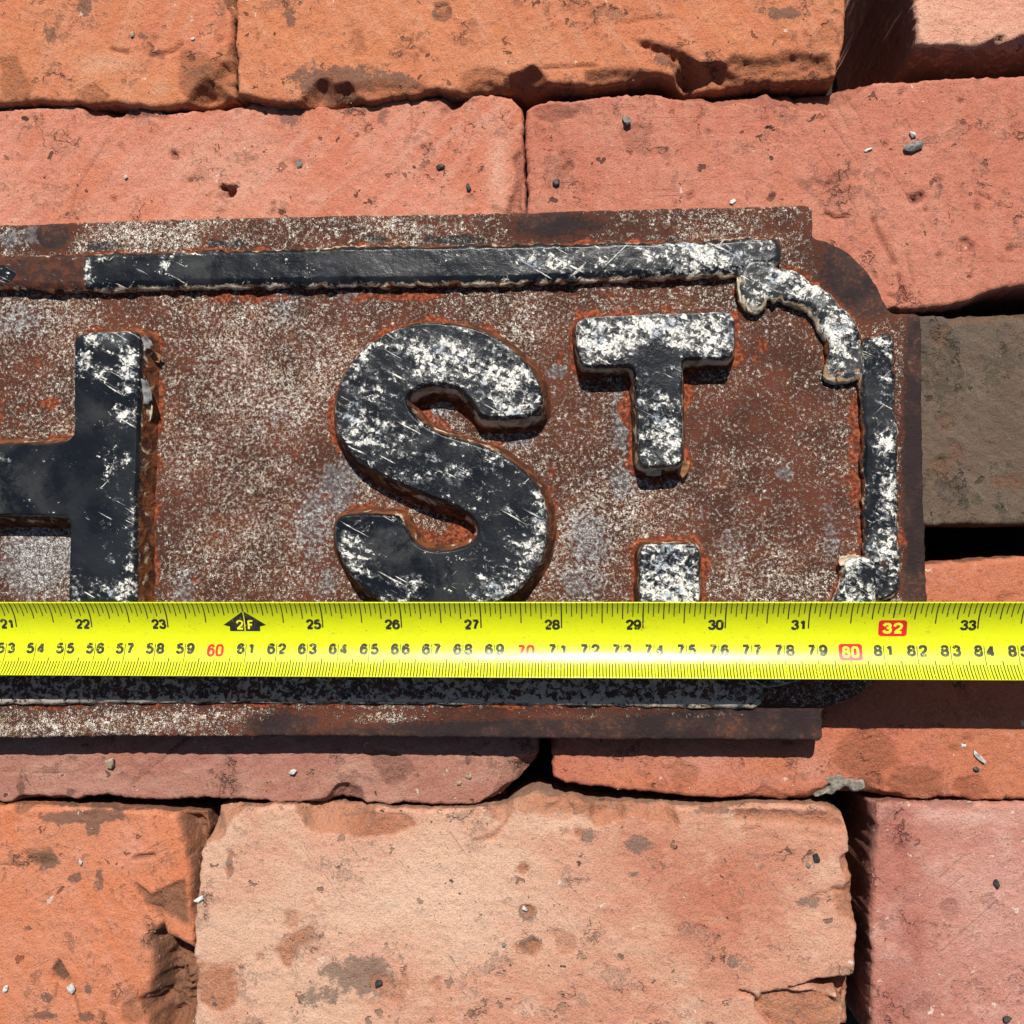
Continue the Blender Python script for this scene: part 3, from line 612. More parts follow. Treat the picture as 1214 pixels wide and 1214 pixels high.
# --- outlines read at the height of the letter tops
S_PX = [(569, 489), (578, 493), (600, 493), (622, 491), (634, 488), (640, 482), (641, 469), (637, 454), (630, 442), (615, 424), (597, 409), (578, 397), (553, 388.5), (528, 385), (503, 384), (484, 387), (464, 393.5), (442, 406), (424, 422), (410, 442), (401, 464), (399, 489), (401.5, 508), (410, 526), (424, 541), (440, 553), (456, 562), (479, 573), (508, 586), (538, 597), (557, 608), (566, 619), (568, 631), (563, 642), (550, 650), (523, 655), (499, 651), (486, 639), (477, 624), (472, 614), (462, 612), (437, 611), (412, 612), (400, 617), (398.5, 639), (405, 658), (416, 678), (429, 693), (447, 708), (468, 718), (503, 724), (538, 724), (573, 718), (599, 707), (620, 690), (637, 666), (645, 641), (647, 619), (644, 599), (634, 577), (620, 560), (602, 546), (588, 538), (568, 530), (538, 521), (513, 512), (495, 500), (484, 486), (480, 474), (484, 465), (494, 457.5), (504, 454), (518, 453), (538, 456), (552, 465), (562, 477)]
T_PX = [(684, 391), (685, 383), (692, 377), (700, 376), (739, 374), (798, 372), (858, 370.5), (867, 372), (869.5, 380), (869.5, 416), (866, 423), (838, 423.5), (812, 424), (807.5, 429), (808, 469), (808, 528), (808.5, 544), (805, 550), (763, 553), (759, 548), (757, 508), (755, 469), (753, 438), (747, 432), (700, 433), (690, 430), (685, 409)]
H_PX = [(-106, 402), (-100, 397), (-36, 396), (-30, 402), (-30, 518), (-22, 528), (0, 528), (63, 527), (82, 523), (89, 514), (88.5, 433), (89, 402), (95, 396.5), (138, 394.5), (159, 395), (164, 400), (165, 422), (162, 508), (159, 601), (158, 715), (157, 726), (84, 727), (82, 715), (84, 622), (83, 614), (76, 611), (49, 610), (0, 609), (-30, 610), (-38, 616), (-38, 728), (-110, 729), (-108, 600)]
D_PX = [(760, 652), (764, 647), (822, 646), (828, 650), (829, 708), (826, 719), (762, 720), (759, 712)]
PLATE_PX = [(-330, 276), (0, 267), (250, 258.5), (600, 252), (800, 247), (955, 243.3), (962, 246), (963.5, 262), (963.5, 279), (968, 284.5), (980, 286.5), (997, 292.5), (1014, 306.5), (1031, 326), (1044, 347.5), (1053, 367), (1059, 371.5), (1088, 372), (1092, 375), (1093, 475), (1095, 588), (1098, 675), (1099, 736), (1094, 741), (1068, 742), (1062, 762), (1051, 788), (1038, 808), (1019, 823), (998, 833), (980, 839), (975, 844), (975.5, 874), (971, 878), (700, 876.5), (400, 873), (150, 873), (0, 875), (-330, 879)]
BARTOP_PX = [(-330, 317), (0, 308), (101, 305), (300, 300), (400, 297), (621, 294), (820, 290), (905, 287), (918, 288), (922, 295), (920, 306), (900, 313), (870, 317), (820, 318), (746, 321), (608, 327), (400, 329), (300, 330.5), (198, 333), (101, 335), (52, 335), (0, 333), (-330, 342)]
ARC_PX = [(884, 316), (900, 311), (918, 316), (938, 322), (962, 335), (984, 353), (1005, 374), (1015, 391), (1019, 412), (1025, 436), (1012, 442), (997, 442), (986, 440), (984, 426), (982, 401), (974, 381), (965, 366), (952, 357), (941, 351), (922, 346), (906, 349), (902, 359), (892, 360), (885, 355), (878, 333)]
BARR_PX = [(1029, 402), (1045, 399), (1056, 401), (1056.5, 454), (1060, 526), (1062, 613), (1063, 690), (1059, 703), (1040, 708), (1031, 700), (1030, 613), (1028.5, 539), (1026, 455), (1027, 415)]
ARC2_PX = [(1006, 668), (1020, 664), (1034, 668), (1036, 690), (1034, 715), (1022, 745), (1002, 768), (978, 788), (950, 800), (915, 808), (890, 806), (885, 775), (905, 768), (940, 764), (966, 750), (982, 730), (996, 708), (1002, 688)]
BARB_PX = [(-330, 806), (0, 797), (400, 796), (700, 799), (890, 802), (902, 812), (902, 830), (890, 836), (600, 831), (300, 829), (0, 831), (-330, 838)]

oS = catmull(pts(S_PX, ZTOP), True, 6)
oT, oH, oD = pts(T_PX, ZTOP), pts(H_PX, ZTOP), pts(D_PX, ZTOP - .001)
oBT, oA, oBR, oA2, oBB = pts(BARTOP_PX, ZBAR), catmull(pts(ARC_PX, ZBAR), True, 4), pts(BARR_PX, ZBAR), catmull(pts(ARC2_PX, ZBAR), True, 4), pts(BARB_PX, ZBAR)

# face of the plate sinks a little inside the border line
IN_PX = [(-340, 330), (0, 322), (400, 314), (860, 304), (905, 308), (960, 332), (1000, 380), (1012, 420), (1042, 420), (1046, 690), (1018, 690), (1010, 730), (960, 785), (890, 818), (400, 812), (0, 814), (-340, 822)]
oIN = pts(IN_PX, ZFACE)
def letter_dist(p):
    return np.minimum.reduce([sdf(p, resample(o, .0016)) for o in (oS, oT, oH, oD)])
def bars_dist(p):
    return np.minimum.reduce([sdf(p, resample(o, .0016)) for o in (oBT, oA, oBR, oA2, oBB)])
_cache = {}
def plate_fields(x, y):
    k = (len(x), float(x.sum()))
    if k not in _cache:
        p = np.c_[x, y]
        _cache[k] = (letter_dist(p), bars_dist(p), sdf(p, oIN))
    return _cache[k]
def plate_top(x, y):
    dl, db, di = plate_fields(x, y)
    z = -(ZF - ZFACE) * sstep(0.001, -0.001, di)
    z += 0.0007 * fbm(x * 90, y * 90, 51, 4) + 0.00045 * fbm(x * 500, y * 500, 52, 3)
    pile = np.clip(fbm(x * 190, y * 190, 53, 3) + 0.45, 0, 1)
    z += 0.0012 * pile * sstep(0.0048, 0.0016, np.minimum(dl, db + .001))
    # bowl of the S, crossbar corners: rust piled up higher
    px, py = to_px(np.c_[x, y, np.full(len(x), ZFACE)])
    z += 0.0022 * blobs(px, py, [(545, 632, 22, 16, 1), (590, 500, 24, 10, .4)]) * (0.6 + 0.8 * pile)
    return z
def plate_attr(px, py, co):
    x, y = co[:, 0], co[:, 1]
    dl, db, di = plate_fields(x, y)
    nz = fbm(x * 120, y * 120, 61, 4)
    rust = np.maximum(sstep(0.0062, 0.0012, dl + 0.010 * nz) * .88, sstep(0.0042, 0.001, db + 0.004 * nz) * .75)
    rust = np.maximum(rust, 0.20 + 0.55 * fbm(x * 60, y * 60, 63, 4))
    rust = np.maximum(rust, blobs(px, py, [(545, 632, 34, 24, 1), (905, 408, 14, 14, .8), (895, 425, 8, 8, .7), (40, 470, 30, 34, .55), (60, 478, 14, 12, .8), (45, 430, 8, 16, .75), (300, 350, 80, 16, .75), (220, 345, 60, 8, .8), (290, 375, 18, 14, .6),
                                            (175, 560, 16, 140, .75), (470, 352, 90, 10, .75), (700, 350, 60, 9, .7), (1012, 540, 12, 90, .8), (1075, 540, 10, 130, .65), (1075, 610, 8, 50, .8), (986, 520, 14, 12, .6), (655, 585, 12, 60, .7), (640, 640, 8, 50, .5), (680, 410, 10, 40, .8), (665, 430, 8, 20, .6), (240, 296, 50, 5, .9), (70, 322, 60, 10, .6), (386, 588, 8, 7, .9), (800, 640, 60, 7, .8), (430, 605, 50, 8, .7), (230, 690, 20, 30, .45)]))
    grey = blobs(px, py, [(40, 665, 60, 50, 1.0), (20, 380, 60, 40, .6), (220, 690, 26, 30, .7), (400, 575, 30, 40, .9), (370, 620, 30, 80, .6), (390, 690, 20, 30, .6), (740, 500, 20, 60, .9), (735, 570, 24, 30, .8), (700, 640, 36, 60, .75), (690, 690, 40, 40, .7), (785, 565, 30, 16, .8), (340, 360, 30, 40, .7), (420, 350, 60, 20, .5), (530, 345, 40, 14, .5), (870, 640, 40, 40, .5), (835, 610, 40, 20, .4), (520, 485, 30, 20, .8), (610, 520, 24, 14, .9), (930, 560, 12, 12, .8), (660, 440, 14, 10, .9), (900, 680, 60, 30, .4), (985, 640, 16, 60, .6), (12, 285, 16, 16, 1), (40, 280, 22, 16, 1), (250, 440, 40, 50, .3), (330, 480, 40, 60, .35)])
    white = 0.465 + 0.24 * fbm(x * 45, y * 45, 62, 3) + blobs(px, py, [(300, 480, 90, 140, .12), (40, 660, 50, 50, .2), (150, 280, 90, 16, .2), (400, 275, 220, 18, .12), (860, 270, 60, 30, .15), (930, 310, 60, 40, .1), (330, 370, 40, 30, .12), (700, 640, 60, 60, .1), (860, 690, 80, 30, .15), (750, 560, 30, 40, .1)])
    white -= blobs(px, py, [(850, 470, 120, 100, .10), (1000, 300, 60, 60, .25), (660, 270, 60, 16, .25), (60, 275, 26, 22, .7), (70, 320, 40, 12, .7)])
    white -= 0.45 * sstep(.003, .001, dl)
    # outer flange: bare purple-brown iron towards the right and along the bottom
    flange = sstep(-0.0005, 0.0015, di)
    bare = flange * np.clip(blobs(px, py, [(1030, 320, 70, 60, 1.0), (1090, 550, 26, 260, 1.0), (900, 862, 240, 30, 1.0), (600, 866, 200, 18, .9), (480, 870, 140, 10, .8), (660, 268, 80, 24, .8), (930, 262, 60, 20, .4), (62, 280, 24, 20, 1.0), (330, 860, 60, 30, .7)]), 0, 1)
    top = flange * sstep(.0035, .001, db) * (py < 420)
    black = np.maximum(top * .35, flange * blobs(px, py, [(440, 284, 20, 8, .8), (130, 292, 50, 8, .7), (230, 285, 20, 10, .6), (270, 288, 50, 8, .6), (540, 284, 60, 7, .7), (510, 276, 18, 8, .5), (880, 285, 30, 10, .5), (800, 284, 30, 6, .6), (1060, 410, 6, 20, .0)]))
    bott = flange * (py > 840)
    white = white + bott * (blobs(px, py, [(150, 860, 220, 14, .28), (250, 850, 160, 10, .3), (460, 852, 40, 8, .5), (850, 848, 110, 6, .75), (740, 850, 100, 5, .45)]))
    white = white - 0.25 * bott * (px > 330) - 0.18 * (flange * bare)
    return {'rust': np.clip(rust, 0, 1), 'grey': np.clip(grey, 0, 1), 'white': np.clip(white, 0, 1), 'bare': bare, 'black': black}
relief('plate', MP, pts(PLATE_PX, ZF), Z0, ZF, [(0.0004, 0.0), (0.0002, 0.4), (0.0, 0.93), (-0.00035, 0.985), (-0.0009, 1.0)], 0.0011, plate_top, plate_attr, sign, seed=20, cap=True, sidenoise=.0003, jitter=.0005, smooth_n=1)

def zero_attr(**kw):
    def f(px, py, co):
        z = np.zeros(len(px)); at = {k: z.copy() for k in ('white', 'bare', 'hazy', 'cream')}
        for k, v in kw.items():
            at[k] = np.clip(v(px, py) if callable(v) else z + v, -1, 1)
        return at
    return f
def top_rough(seed, amp=0.0003):
    return lambda x, y: amp * fbm(x * 140, y * 140, seed, 4) + 0.00018 * fbm(x * 600, y * 600, seed + 1, 2)
LP = [(0.0036, -0.06), (0.0027, 0.10), (0.0020, 0.36), (0.0012, 0.64), (0.0005, 0.88), (0.0001, 0.965), (0.0, 0.988), (-0.00012, 0.999), (-0.0003, 1.0), (-0.0008, 1.0)]
tag(relief('letter', ML, oH, ZFACE, ZTOP, LP, 0.0011, top_rough(71), zero_attr(
    white=lambda x, y: -0.30 + blobs(x, y, [(130, 400, 40, 14, .55), (100, 432, 12, 14, .75), (118, 440, 14, 10, .65), (150, 430, 14, 20, .75), (150, 462, 12, 6, .75), (148, 495, 14, 14, .75), (150, 545, 8, 8, .6), (138, 565, 6, 50, .30), (140, 700, 40, 16, .50), (90, 700, 8, 20, .6), (125, 600, 8, 60, .28), (60, 545, 14, 6, .45), (5, 545, 10, 8, .5), (156, 640, 8, 70, .4), (132, 663, 6, 6, .6)]),
    hazy=lambda x, y: blobs(x, y, [(0, 580, 60, 40, .85), (140, 402, 24, 14, 1.0), (120, 495, 20, 26, .5)]), cream=.15), sign, seed=71, lower=.3), 'raised letter H in glossy black paint with a few white chips')
tag(relief('letter', ML, oS, ZFACE, ZTOP, LP, 0.0011, top_rough(81), zero_attr(
    white=lambda x, y: -0.22 + blobs(x, y, [(520, 425, 70, 45, .50), (600, 450, 45, 45, .50), (470, 410, 50, 30, .38), (430, 440, 30, 30, .42), (420, 500, 30, 40, .48), (450, 510, 50, 20, .42), (605, 485, 30, 14, .62), (490, 540, 60, 10, .30), (510, 565, 60, 14, .34), (640, 600, 14, 40, .55), (630, 660, 26, 40, .50), (590, 700, 40, 22, .55), (415, 650, 20, 26, .45), (430, 680, 22, 14, .5), (485, 695, 20, 14, .45), (460, 715, 30, 8, .5), (570, 655, 14, 12, .35), (570, 540, 60, 30, .22), (600, 590, 40, 20, .22)]),
    hazy=lambda x, y: blobs(x, y, [(470, 640, 50, 40, .9), (540, 690, 50, 20, .6), (540, 525, 60, 14, .6)]),
    cream=lambda x, y: blobs(x, y, [(600, 505, 50, 20, 1), (520, 460, 60, 20, .9), (480, 480, 16, 20, .8), (400, 460, 14, 60, .5), (565, 635, 16, 24, .8), (500, 585, 60, 20, .3)])), sign, seed=81, lower=.45), 'raised letter S with black paint and white scuffs')
tag(relief('letter', ML, oT, ZFACE, ZTOP, [(o_ * .6 if o_ > 0 else o_, h_) for o_, h_ in LP], 0.0011, top_rough(91), zero_attr(
    white=lambda x, y: -.06 + blobs(x, y, [(720, 400, 60, 30, .42), (830, 395, 50, 30, .50), (780, 385, 60, 16, .38), (785, 520, 30, 30, .26), (775, 480, 26, 30, .16)]) - blobs(x, y, [(775, 425, 30, 10, .3), (795, 450, 10, 30, .2)]),
    hazy=lambda x, y: blobs(x, y, [(780, 545, 40, 14, .6)]), cream=.55), sign, seed=91, lower=.25), 'small raised letter T mottled with white paint')
tag(relief('full_stop', ML, oD, ZFACE, ZTOP - .001, [(o_ * .6 if o_ > 0 else o_, h_) for o_, h_ in LP], 0.0011, top_rough(95), zero_attr(white=lambda x, y: .10 + blobs(x, y, [(790, 700, 40, 20, .45), (810, 670, 16, 16, .2), (770, 670, 14, 16, .35)]), cream=.5), sign, seed=95, lower=.1), 'raised square full stop under the small T')

BP = [(0.0016, -0.15), (0.0015, 0.15), (0.0015, 0.5), (0.0014, 0.72), (0.0003, 0.94), (0.0, 0.985), (-0.00015, 0.998), (-0.0004, 1.0), (-0.0009, 1.0)]
def bar_top(seed, amp=.0005):
    return lambda x, y: amp * fbm(x * 110, y * 110, seed, 4) + 0.0002 * fbm(x * 500, y * 500, seed + 1, 2)
tag(relief('border_bar', MB_, oBT, ZFACE, ZBAR, BP, 0.0011, bar_top(101), zero_attr(
    white=lambda x, y: -0.25 + sstep(560, 800, x) * .27 + blobs(x, y, [(840, 305, 60, 16, .3), (195, 312, 8, 8, .6), (104, 318, 4, 18, .8), (120, 306, 10, 4, .6), (225, 300, 40, 3, .5), (640, 310, 60, 12, .25)]),
    bare=lambda x, y: np.where(x < 101, 1.0, 0) - blobs(x, y, [(5, 325, 16, 12, 1.2), (-60, 325, 40, 14, 1.2)]),
    hazy=lambda x, y: blobs(x, y, [(130, 305, 26, 8, .7), (240, 318, 30, 14, .9), (390, 306, 40, 8, .8), (450, 315, 40, 12, .6), (300, 305, 24, 6, .6)]),
    cream=lambda x, y: .10 + .22 * (x > 100)), sign, seed=101, lower=.9, sidenoise=.0009, jitter=.0005), 'top border strip with black paint, bare iron at the left')
BA = [(0.0010, -0.15), (0.0010, 0.15), (0.0011, 0.40), (0.0009, 0.62), (0.0004, 0.85), (0.0, 0.95), (-0.0003, 0.985), (-0.0010, 1.0)]
tag(relief('border_corner', MB_, oA, ZFACE, ZBAR + .0003, BA, 0.0008, bar_top(111, .0016), zero_attr(
    white=lambda x, y: .06 + blobs(x, y, [(920, 330, 26, 14, .22), (990, 400, 14, 30, .26)]), cream=.9, hazy=.9), sign, seed=111, lower=1.6, sidenoise=.0009, jitter=.0011, smooth_n=1), 'curved corner moulding peeling cream and white paint')
tag(relief('border_bar', MB_, oBR, ZFACE, ZBAR, BP, 0.001, bar_top(121), zero_attr(
    white=lambda x, y: .02 + blobs(x, y, [(1045, 590, 14, 60, .12), (1050, 430, 14, 20, .15)]) - blobs(x, y, [(1030, 500, 8, 70, .4)]),
    bare=lambda x, y: blobs(x, y, [(1040, 425, 20, 34, .46), (1050, 670, 20, 20, .44)]), cream=.25, hazy=.3), sign, seed=121, lower=.1, sidenoise=.0006, jitter=.0008, smooth_n=1), 'upright border strip speckled black and white')
tag(relief('border_corner', MB_, oA2, ZFACE, ZBAR + .0004, BP, 0.001, bar_top(131), zero_attr(
    white=lambda x, y: .06 + blobs(x, y, [(1015, 705, 20, 20, .25), (1005, 665, 26, 8, .5)]), cream=.7, bare=lambda x, y: blobs(x, y, [(1045, 672, 20, 20, .4)])), sign, seed=131, sidenoise=.0006), 'lower corner moulding half hidden by the tape')
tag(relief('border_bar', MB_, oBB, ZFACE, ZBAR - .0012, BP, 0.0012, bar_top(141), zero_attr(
    white=lambda x, y: .24 + blobs(x, y, [(640, 815, 90, 14, .1)]) + sstep(826, 831, y) * .3, bare=lambda x, y: .66 + .2 * (x < 130), cream=.3), sign, seed=141, sidenoise=.0006), 'bottom border strip in the shadow of the tape')  # lower rim whitened: its thin sunlit line is painted in

MM = flat_mat('grey_mortar', (0.27, 0.235, 0.195), .95, .1, 0, .6, 700, .0008)
relief('mortar_smear', MM, pts([(966, 945), (975, 940), (986, 932), (979, 923), (990, 917), (1003, 921), (1013, 927), (1024, 926), (1027, 935), (1014, 939), (1005, 932), (994, 937), (985, 942)], 0.0),
       -.0040, -0.0004, [(0.0003, 0.0), (0.0003, 0.6), (0, 0.9), (-0.0004, 1.0)], 0.0007, top_rough(161, .0012), lambda px, py, co: {}, b_mortar, step=.0006, seed=161, jitter=.0008, smooth_n=1)
# --- loose curls of paint still hanging on the casting
flake_c = flat_mat('cream_paint_flake', (0.62, 0.52, 0.38), .7, .2, 0, .5, 500, .0003)
flake_o = flat_mat('rusty_paint_flake', (0.40, 0.20, 0.09), .8, .2, 0, .6, 500, .0003)
flake_g = flat_mat('grey_paint_flake', (0.30, 0.29, 0.28), .6, .3, 0, .7, 400, .0003)
def flake(px, py, z, w_, h_, ang, curl, tiltx, mat, seed):
    rs = np.random.RandomState(seed); nx, ny = 9, 6
    u, v = np.meshgrid(np.linspace(-.5, .5, nx), np.linspace(-.5, .5, ny))
    wob = 1 + 0.5 * fbm(u * 5 + seed, v * 5, seed, 2)
    x = u * w_ * wob * (1 - .35 * np.abs(v)); y = v * h_ * (1 + .8 * fbm(u * 7 + seed, v, seed + 4, 2))
    zz = curl * ((u * 2) ** 2 * .6 + (v * 2) ** 2 * .4) * min(w_, h_) + .0002 * fbm(u * 9, v * 9, seed, 2)
    zz = zz + y * tiltx
    c, s = math.cos(ang), math.sin(ang)
    if z < .013 and px < 800 and py < 345: z -= .0014
    b = P(px, py, z)
    X = b[0] + c * x - s * y; Y = b[1] + s * x + c * y
    top = np.c_[X.ravel(), Y.ravel(), (z + zz).ravel()]; bot = top - [0, 0, .0003]
    i = np.arange(nx * ny).reshape(ny, nx)
    q = np.stack([i[:-1, :-1], i[:-1, 1:], i[1:, 1:], i[1:, :-1]], -1).reshape(-1, 4)
    lp = np.r_[i[0, :], i[1:, -1], i[-1, -2::-1], i[-2:0:-1, 0]]
    sq = np.stack([lp, lp + nx * ny, np.roll(lp, -1) + nx * ny, np.roll(lp, -1)], -1)
    mesh_obj('paint_flake', np.vstack([top, bot]), np.vstack([q, q[:, ::-1] + nx * ny, sq]), [], mat, sign, (b[0], b[1], z))
for a in [(172, 464, .0165, .0045, .0075, .2, .25, .2, flake_g, 1), (176, 490, .0135, .003, .006, -.3, .3, .3, flake_c, 2), (173, 408, .0165, .004, .004, .6, .3, .2, flake_g, 3), (184, 423, .012, .003, .004, 1.1, .3, .4, flake_o, 4),
          (775, 558, .0135, .0055, .003, .0, .25, .5, flake_c, 5), (810, 556, .012, .003, .005, -.3, .3, .4, flake_o, 7),
          (30, 336, .0125, .009, .0035, -.1, .2, .4, flake_o, 8), (48, 341, .0115, .005, .004, .5, .3, .4, flake_o, 9), (12, 334, .0125, .004, .003, .2, .3, .3, flake_c, 10), (150, 338, .0125, .012, .002, .02, .15, .4, flake_c, 11), (225, 336, .012, .011, .0022, -.03, .2, .4, flake_o, 12),
          (893, 362, .0120, .0045, .004, .2, .2, .4, flake_c, 13), (1005, 446, .012, .008, .003, .1, .3, .5, flake_o, 14), (880, 345, .0125, .003, .007, .2, .3, .3, flake_c, 15), (330, 335, .012, .012, .002, .0, .15, .4, flake_c, 16), (480, 332, .012, .016, .002, .0, .12, .4, flake_o, 17), (620, 331, .012, .014, .002, .03, .12, .4, flake_c, 18), (740, 325, .012, .012, .002, .05, .15, .4, flake_o, 19),
          (1004, 664, .0125, .006, .003, .15, .3, .2, flake_c, 20)]:
    flake(*a)

# ================================================================== the steel tape
TAPE_TH = math.radians(49.0)
ZE = 0.0246                                     # height of the blade's edges
a0 = 0.5 * (P(0, 713.5, ZE) + P(0, 801, ZE)); a1 = 0.5 * (P(1214, 714, ZE) + P(1214, 806.5, ZE))
hc = 0.25 * (np.linalg.norm(P(300, 713, ZE) - P(300, 800, ZE)) + np.linalg.norm(P(900, 713.5, ZE) - P(900, 804, ZE)))
tdir = (a1 - a0); tdir[2] = 0; tdir /= np.linalg.norm(tdir)
tq = np.array([-tdir[1], tdir[0], 0.0])
TR = hc / math.sin(TAPE_TH)
ZB = ZE - TR * (1 - math.cos(TAPE_TH))
u67 = float((P(511.5, 760, ZB + .0005) - a0) @ tdir)          # the 67 cm line
def TP(u, v, eps=0.0):
    u = np.asarray(u, float); v = np.asarray(v, float)
    s = np.clip(v, -1, 1) * math.sin(TAPE_TH); c = np.sqrt(1 - s * s)
    b = a0 * [1, 1, 0]
    return b + tdir * u[..., None] + tq * (TR * s - eps * s)[..., None] + np.array([0, 0, 1.0]) * (ZB + TR * (1 - c) + eps * c)[..., None]
def U(cm): return u67 + (cm - 67.0) * 0.01
tape = link('tape_measure_blade', None); tape.location = TP(U(67), 0.0)
tag(tape, 'bright yellow steel tape measure blade laid across the sign', 'tape measure')
MT = tape_mat()
def ink_mat(name, c, wear):
    g = G(name)
    n = g.noise(1100, 3, 0.65)
    col = g.mix(g.step(g.noise(300, 4, 0.6), 0.35, 0.7), c, tuple(x * 1.8 + 0.01 for x in c))
    col = g.mix(g.mul(g.step(n, 0.62 - wear, 0.70 - wear), 0.7), col, (0.55, 0.56, 0.02))
    return g.out(col, 0.30, None, 0.5)
INK = ink_mat('black_print', (0.018, 0.017, 0.008), 0.0)
INKT = ink_mat('thin_black_print', (0.03, 0.028, 0.006), 0.02)
INKG = ink_mat('grey_black_print', (0.028, 0.027, 0.013), 0.04)
RED = flat_mat('red_print', (0.62, 0.022, 0.018), .30, .5, 0, .15)
YEL = flat_mat('yellow_print', (0.80, 0.76, 0.04), .30, .5, 0, .1)
us = np.linspace(U(49.5), U(88.0), 140); vs_ = np.sin(np.linspace(-TAPE_TH, TAPE_TH, 41)) / math.sin(TAPE_TH)
UU, VV = np.meshgrid(us, vs_)
tp_ = TP(UU, VV, 0.0).reshape(-1, 3); bt_ = TP(UU, VV, -0.00025).reshape(-1, 3)
nn = len(tp_); i = np.arange(nn).reshape(UU.shape)
q = np.stack([i[:-1, :-1], i[:-1, 1:], i[1:, 1:], i[1:, :-1]], -1).reshape(-1, 4)
lp = np.r_[i[0, :], i[1:, -1], i[-1, -2::-1], i[-2:0:-1, 0]]
sq = np.stack([lp, lp + nn, np.roll(lp, -1) + nn, np.roll(lp, -1)], -1)
mesh_obj('blade', np.vstack([tp_, bt_]), np.vstack([q, q[:, ::-1] + nn, sq]), [], MT, tape, tape.location)

VPX = 44.0                                       # half the blade's width as seen, in print units
def V(ypx): return (756.7 - ypx) / VPX
def strip_ticks(name, items, mat, eps=0.00004):
    """items: (u, v0, v1, width)"""
    co = []; qd = []; n0 = 0; K = 6
    for (u, v0, v1, wd) in items:
        vv = np.linspace(v0, v1, K)
        l = TP(np.full(K, u - wd / 2), vv, eps); r = TP(np.full(K, u + wd / 2), vv, eps)
        co += [l, r]; k = np.arange(K - 1)
        qd.append(np.stack([n0 + k, n0 + k + 1, n0 + K + k + 1, n0 + K + k], -1) if v0 > v1 else np.stack([n0 + k, n0 + K + k, n0 + K + k + 1, n0 + k + 1], -1)); n0 += 2 * K
    o = mesh_obj(name, np.vstack(co), np.vstack(qd), [], mat, tape, tape.location)
    o['kind'] = 'stuff'
    return o
it = []
for k in range(20 * 16, 34 * 16 + 9):
    cm = k * 2.54 / 16
    y1 = 744 if k % 16 == 0 else 738 if k % 8 == 0 else 733 if k % 4 == 0 else 730 if k % 2 == 0 else 726
    if k in (24 * 16, 32 * 16): y1 = 731
    if abs(k - 24 * 16) < 8 and k != 384: y1 = min(y1, 724 + abs(k - 384) * 1.2)
    it.append((U(cm), .995, V(y1), .00042 if k % 16 == 0 else .00036 if k % 4 == 0 else .00030))
strip_ticks('inch_ticks', it, INK)
it = []; it2 = []
for k in range(500, 876):
    if k % 10 == 0:
        it2.append((U(k / 10), V(764 if k not in (600, 700, 800) else 781), -.995, .00022))
    else: it.append((U(k / 10), V(780.8 if k % 5 == 0 else 785), -.995, .00034))
strip_ticks('millimetre_ticks', it, INKT); strip_ticks('centimetre_ticks', it2, INKT)

GL = {'0': [('l', [(0, .5), (.03, .8), (.2, .97), (.5, 1), (.8, .97), (.97, .8), (1, .5), (.97, .2), (.8, .03), (.5, 0), (.2, .03), (.03, .2)])],
      '1': [('p', [(.62, 0), (.62, 1)]), ('p', [(.66, .97), (.15, .74)])],
      '2': [('c', [(0, .70), (.10, .90), (.35, 1), (.66, 1), (.94, .88), (.98, .70), (.82, .48), (.42, .24), (.08, 0)]), ('p', [(-.02, 0), (1.02, 0)])],
      '3': [('c', [(.02, .76), (.18, .95), (.5, 1), (.82, .94), (.92, .76), (.78, .58), (.42, .53)]), ('c', [(.42, .53), (.84, .48), (1, .27), (.84, .05), (.5, 0), (.16, .05), (0, .25)])],
      '4': [('p', [(.74, -.04), (.74, 1.04)]), ('p', [(.74, 1.0), (.0, .27)]), ('p', [(-.08, .24), (1.1, .24)])],
      '5': [('p', [(.98, 1), (.2, 1)]), ('p', [(.2, 1.02), (.09, .5)]), ('c', [(.07, .50), (.30, .63), (.66, .63), (.97, .45), (.98, .2), (.70, .01), (.35, 0), (.10, .07), (0, .24)])],
      '6': [('c', [(.96, .78), (.80, .96), (.48, 1), (.15, .84), (0, .48), (.05, .18), (.32, .0), (.66, 0), (.95, .14), (1, .33), (.90, .54), (.60, .63), (.28, .58), (.06, .38)])],
      '7': [('p', [(0, 1), (1.0, 1)]), ('c', [(.97, .97), (.66, .62), (.46, .30), (.38, -.04)])],
      '8': [('l', [(.5, 1), (.82, .95), (.93, .77), (.82, .59), (.5, .53), (.18, .59), (.07, .77), (.18, .95)]), ('l', [(.5, .53), (.86, .47), (1, .26), (.86, .06), (.5, 0), (.14, .06), (0, .26), (.14, .47)])],
      'F': [('p', [(.12, -.05), (.12, 1.05)]), ('p', [(.1, 1), (1, 1)]), ('p', [(.1, .52), (.86, .52)])]}
GL['9'] = [('c', [(1 - a, 1 - b) for a, b in GL['6'][0][1]])]
def glyph_ribbons(ch, x0, y0, wd, ht, t):
    """quads strips (left, right) in print units; y down"""
    out = []
    for kind, pl in GL[ch]:
        c = np.array(pl, float)
        c = np.c_[x0 + t / 2 + c[:, 0] * (wd - t), y0 + ht - t / 2 - c[:, 1] * (ht - t)]
        closed = kind == 'l'
        if kind in 'lc': c = catmull(c, closed, 5)
        else: c = resample(c, 1.5, False)
        if closed: c = np.vstack([c, c[:1]])
        tn = np.gradient(c, axis=0)
        if closed: tn[0] = tn[-1] = c[1] - c[-2]
        tn /= np.sqrt((tn ** 2).sum(1))[:, None] + 1e-12
        nn_ = np.c_[-tn[:, 1], tn[:, 0]] * t / 2 * 1.04
        nn_[:, 1] *= .92
        out.append((c - nn_, c + nn_))
    return out
PXM = 0.01 / 37.3                               # metres of blade per print unit
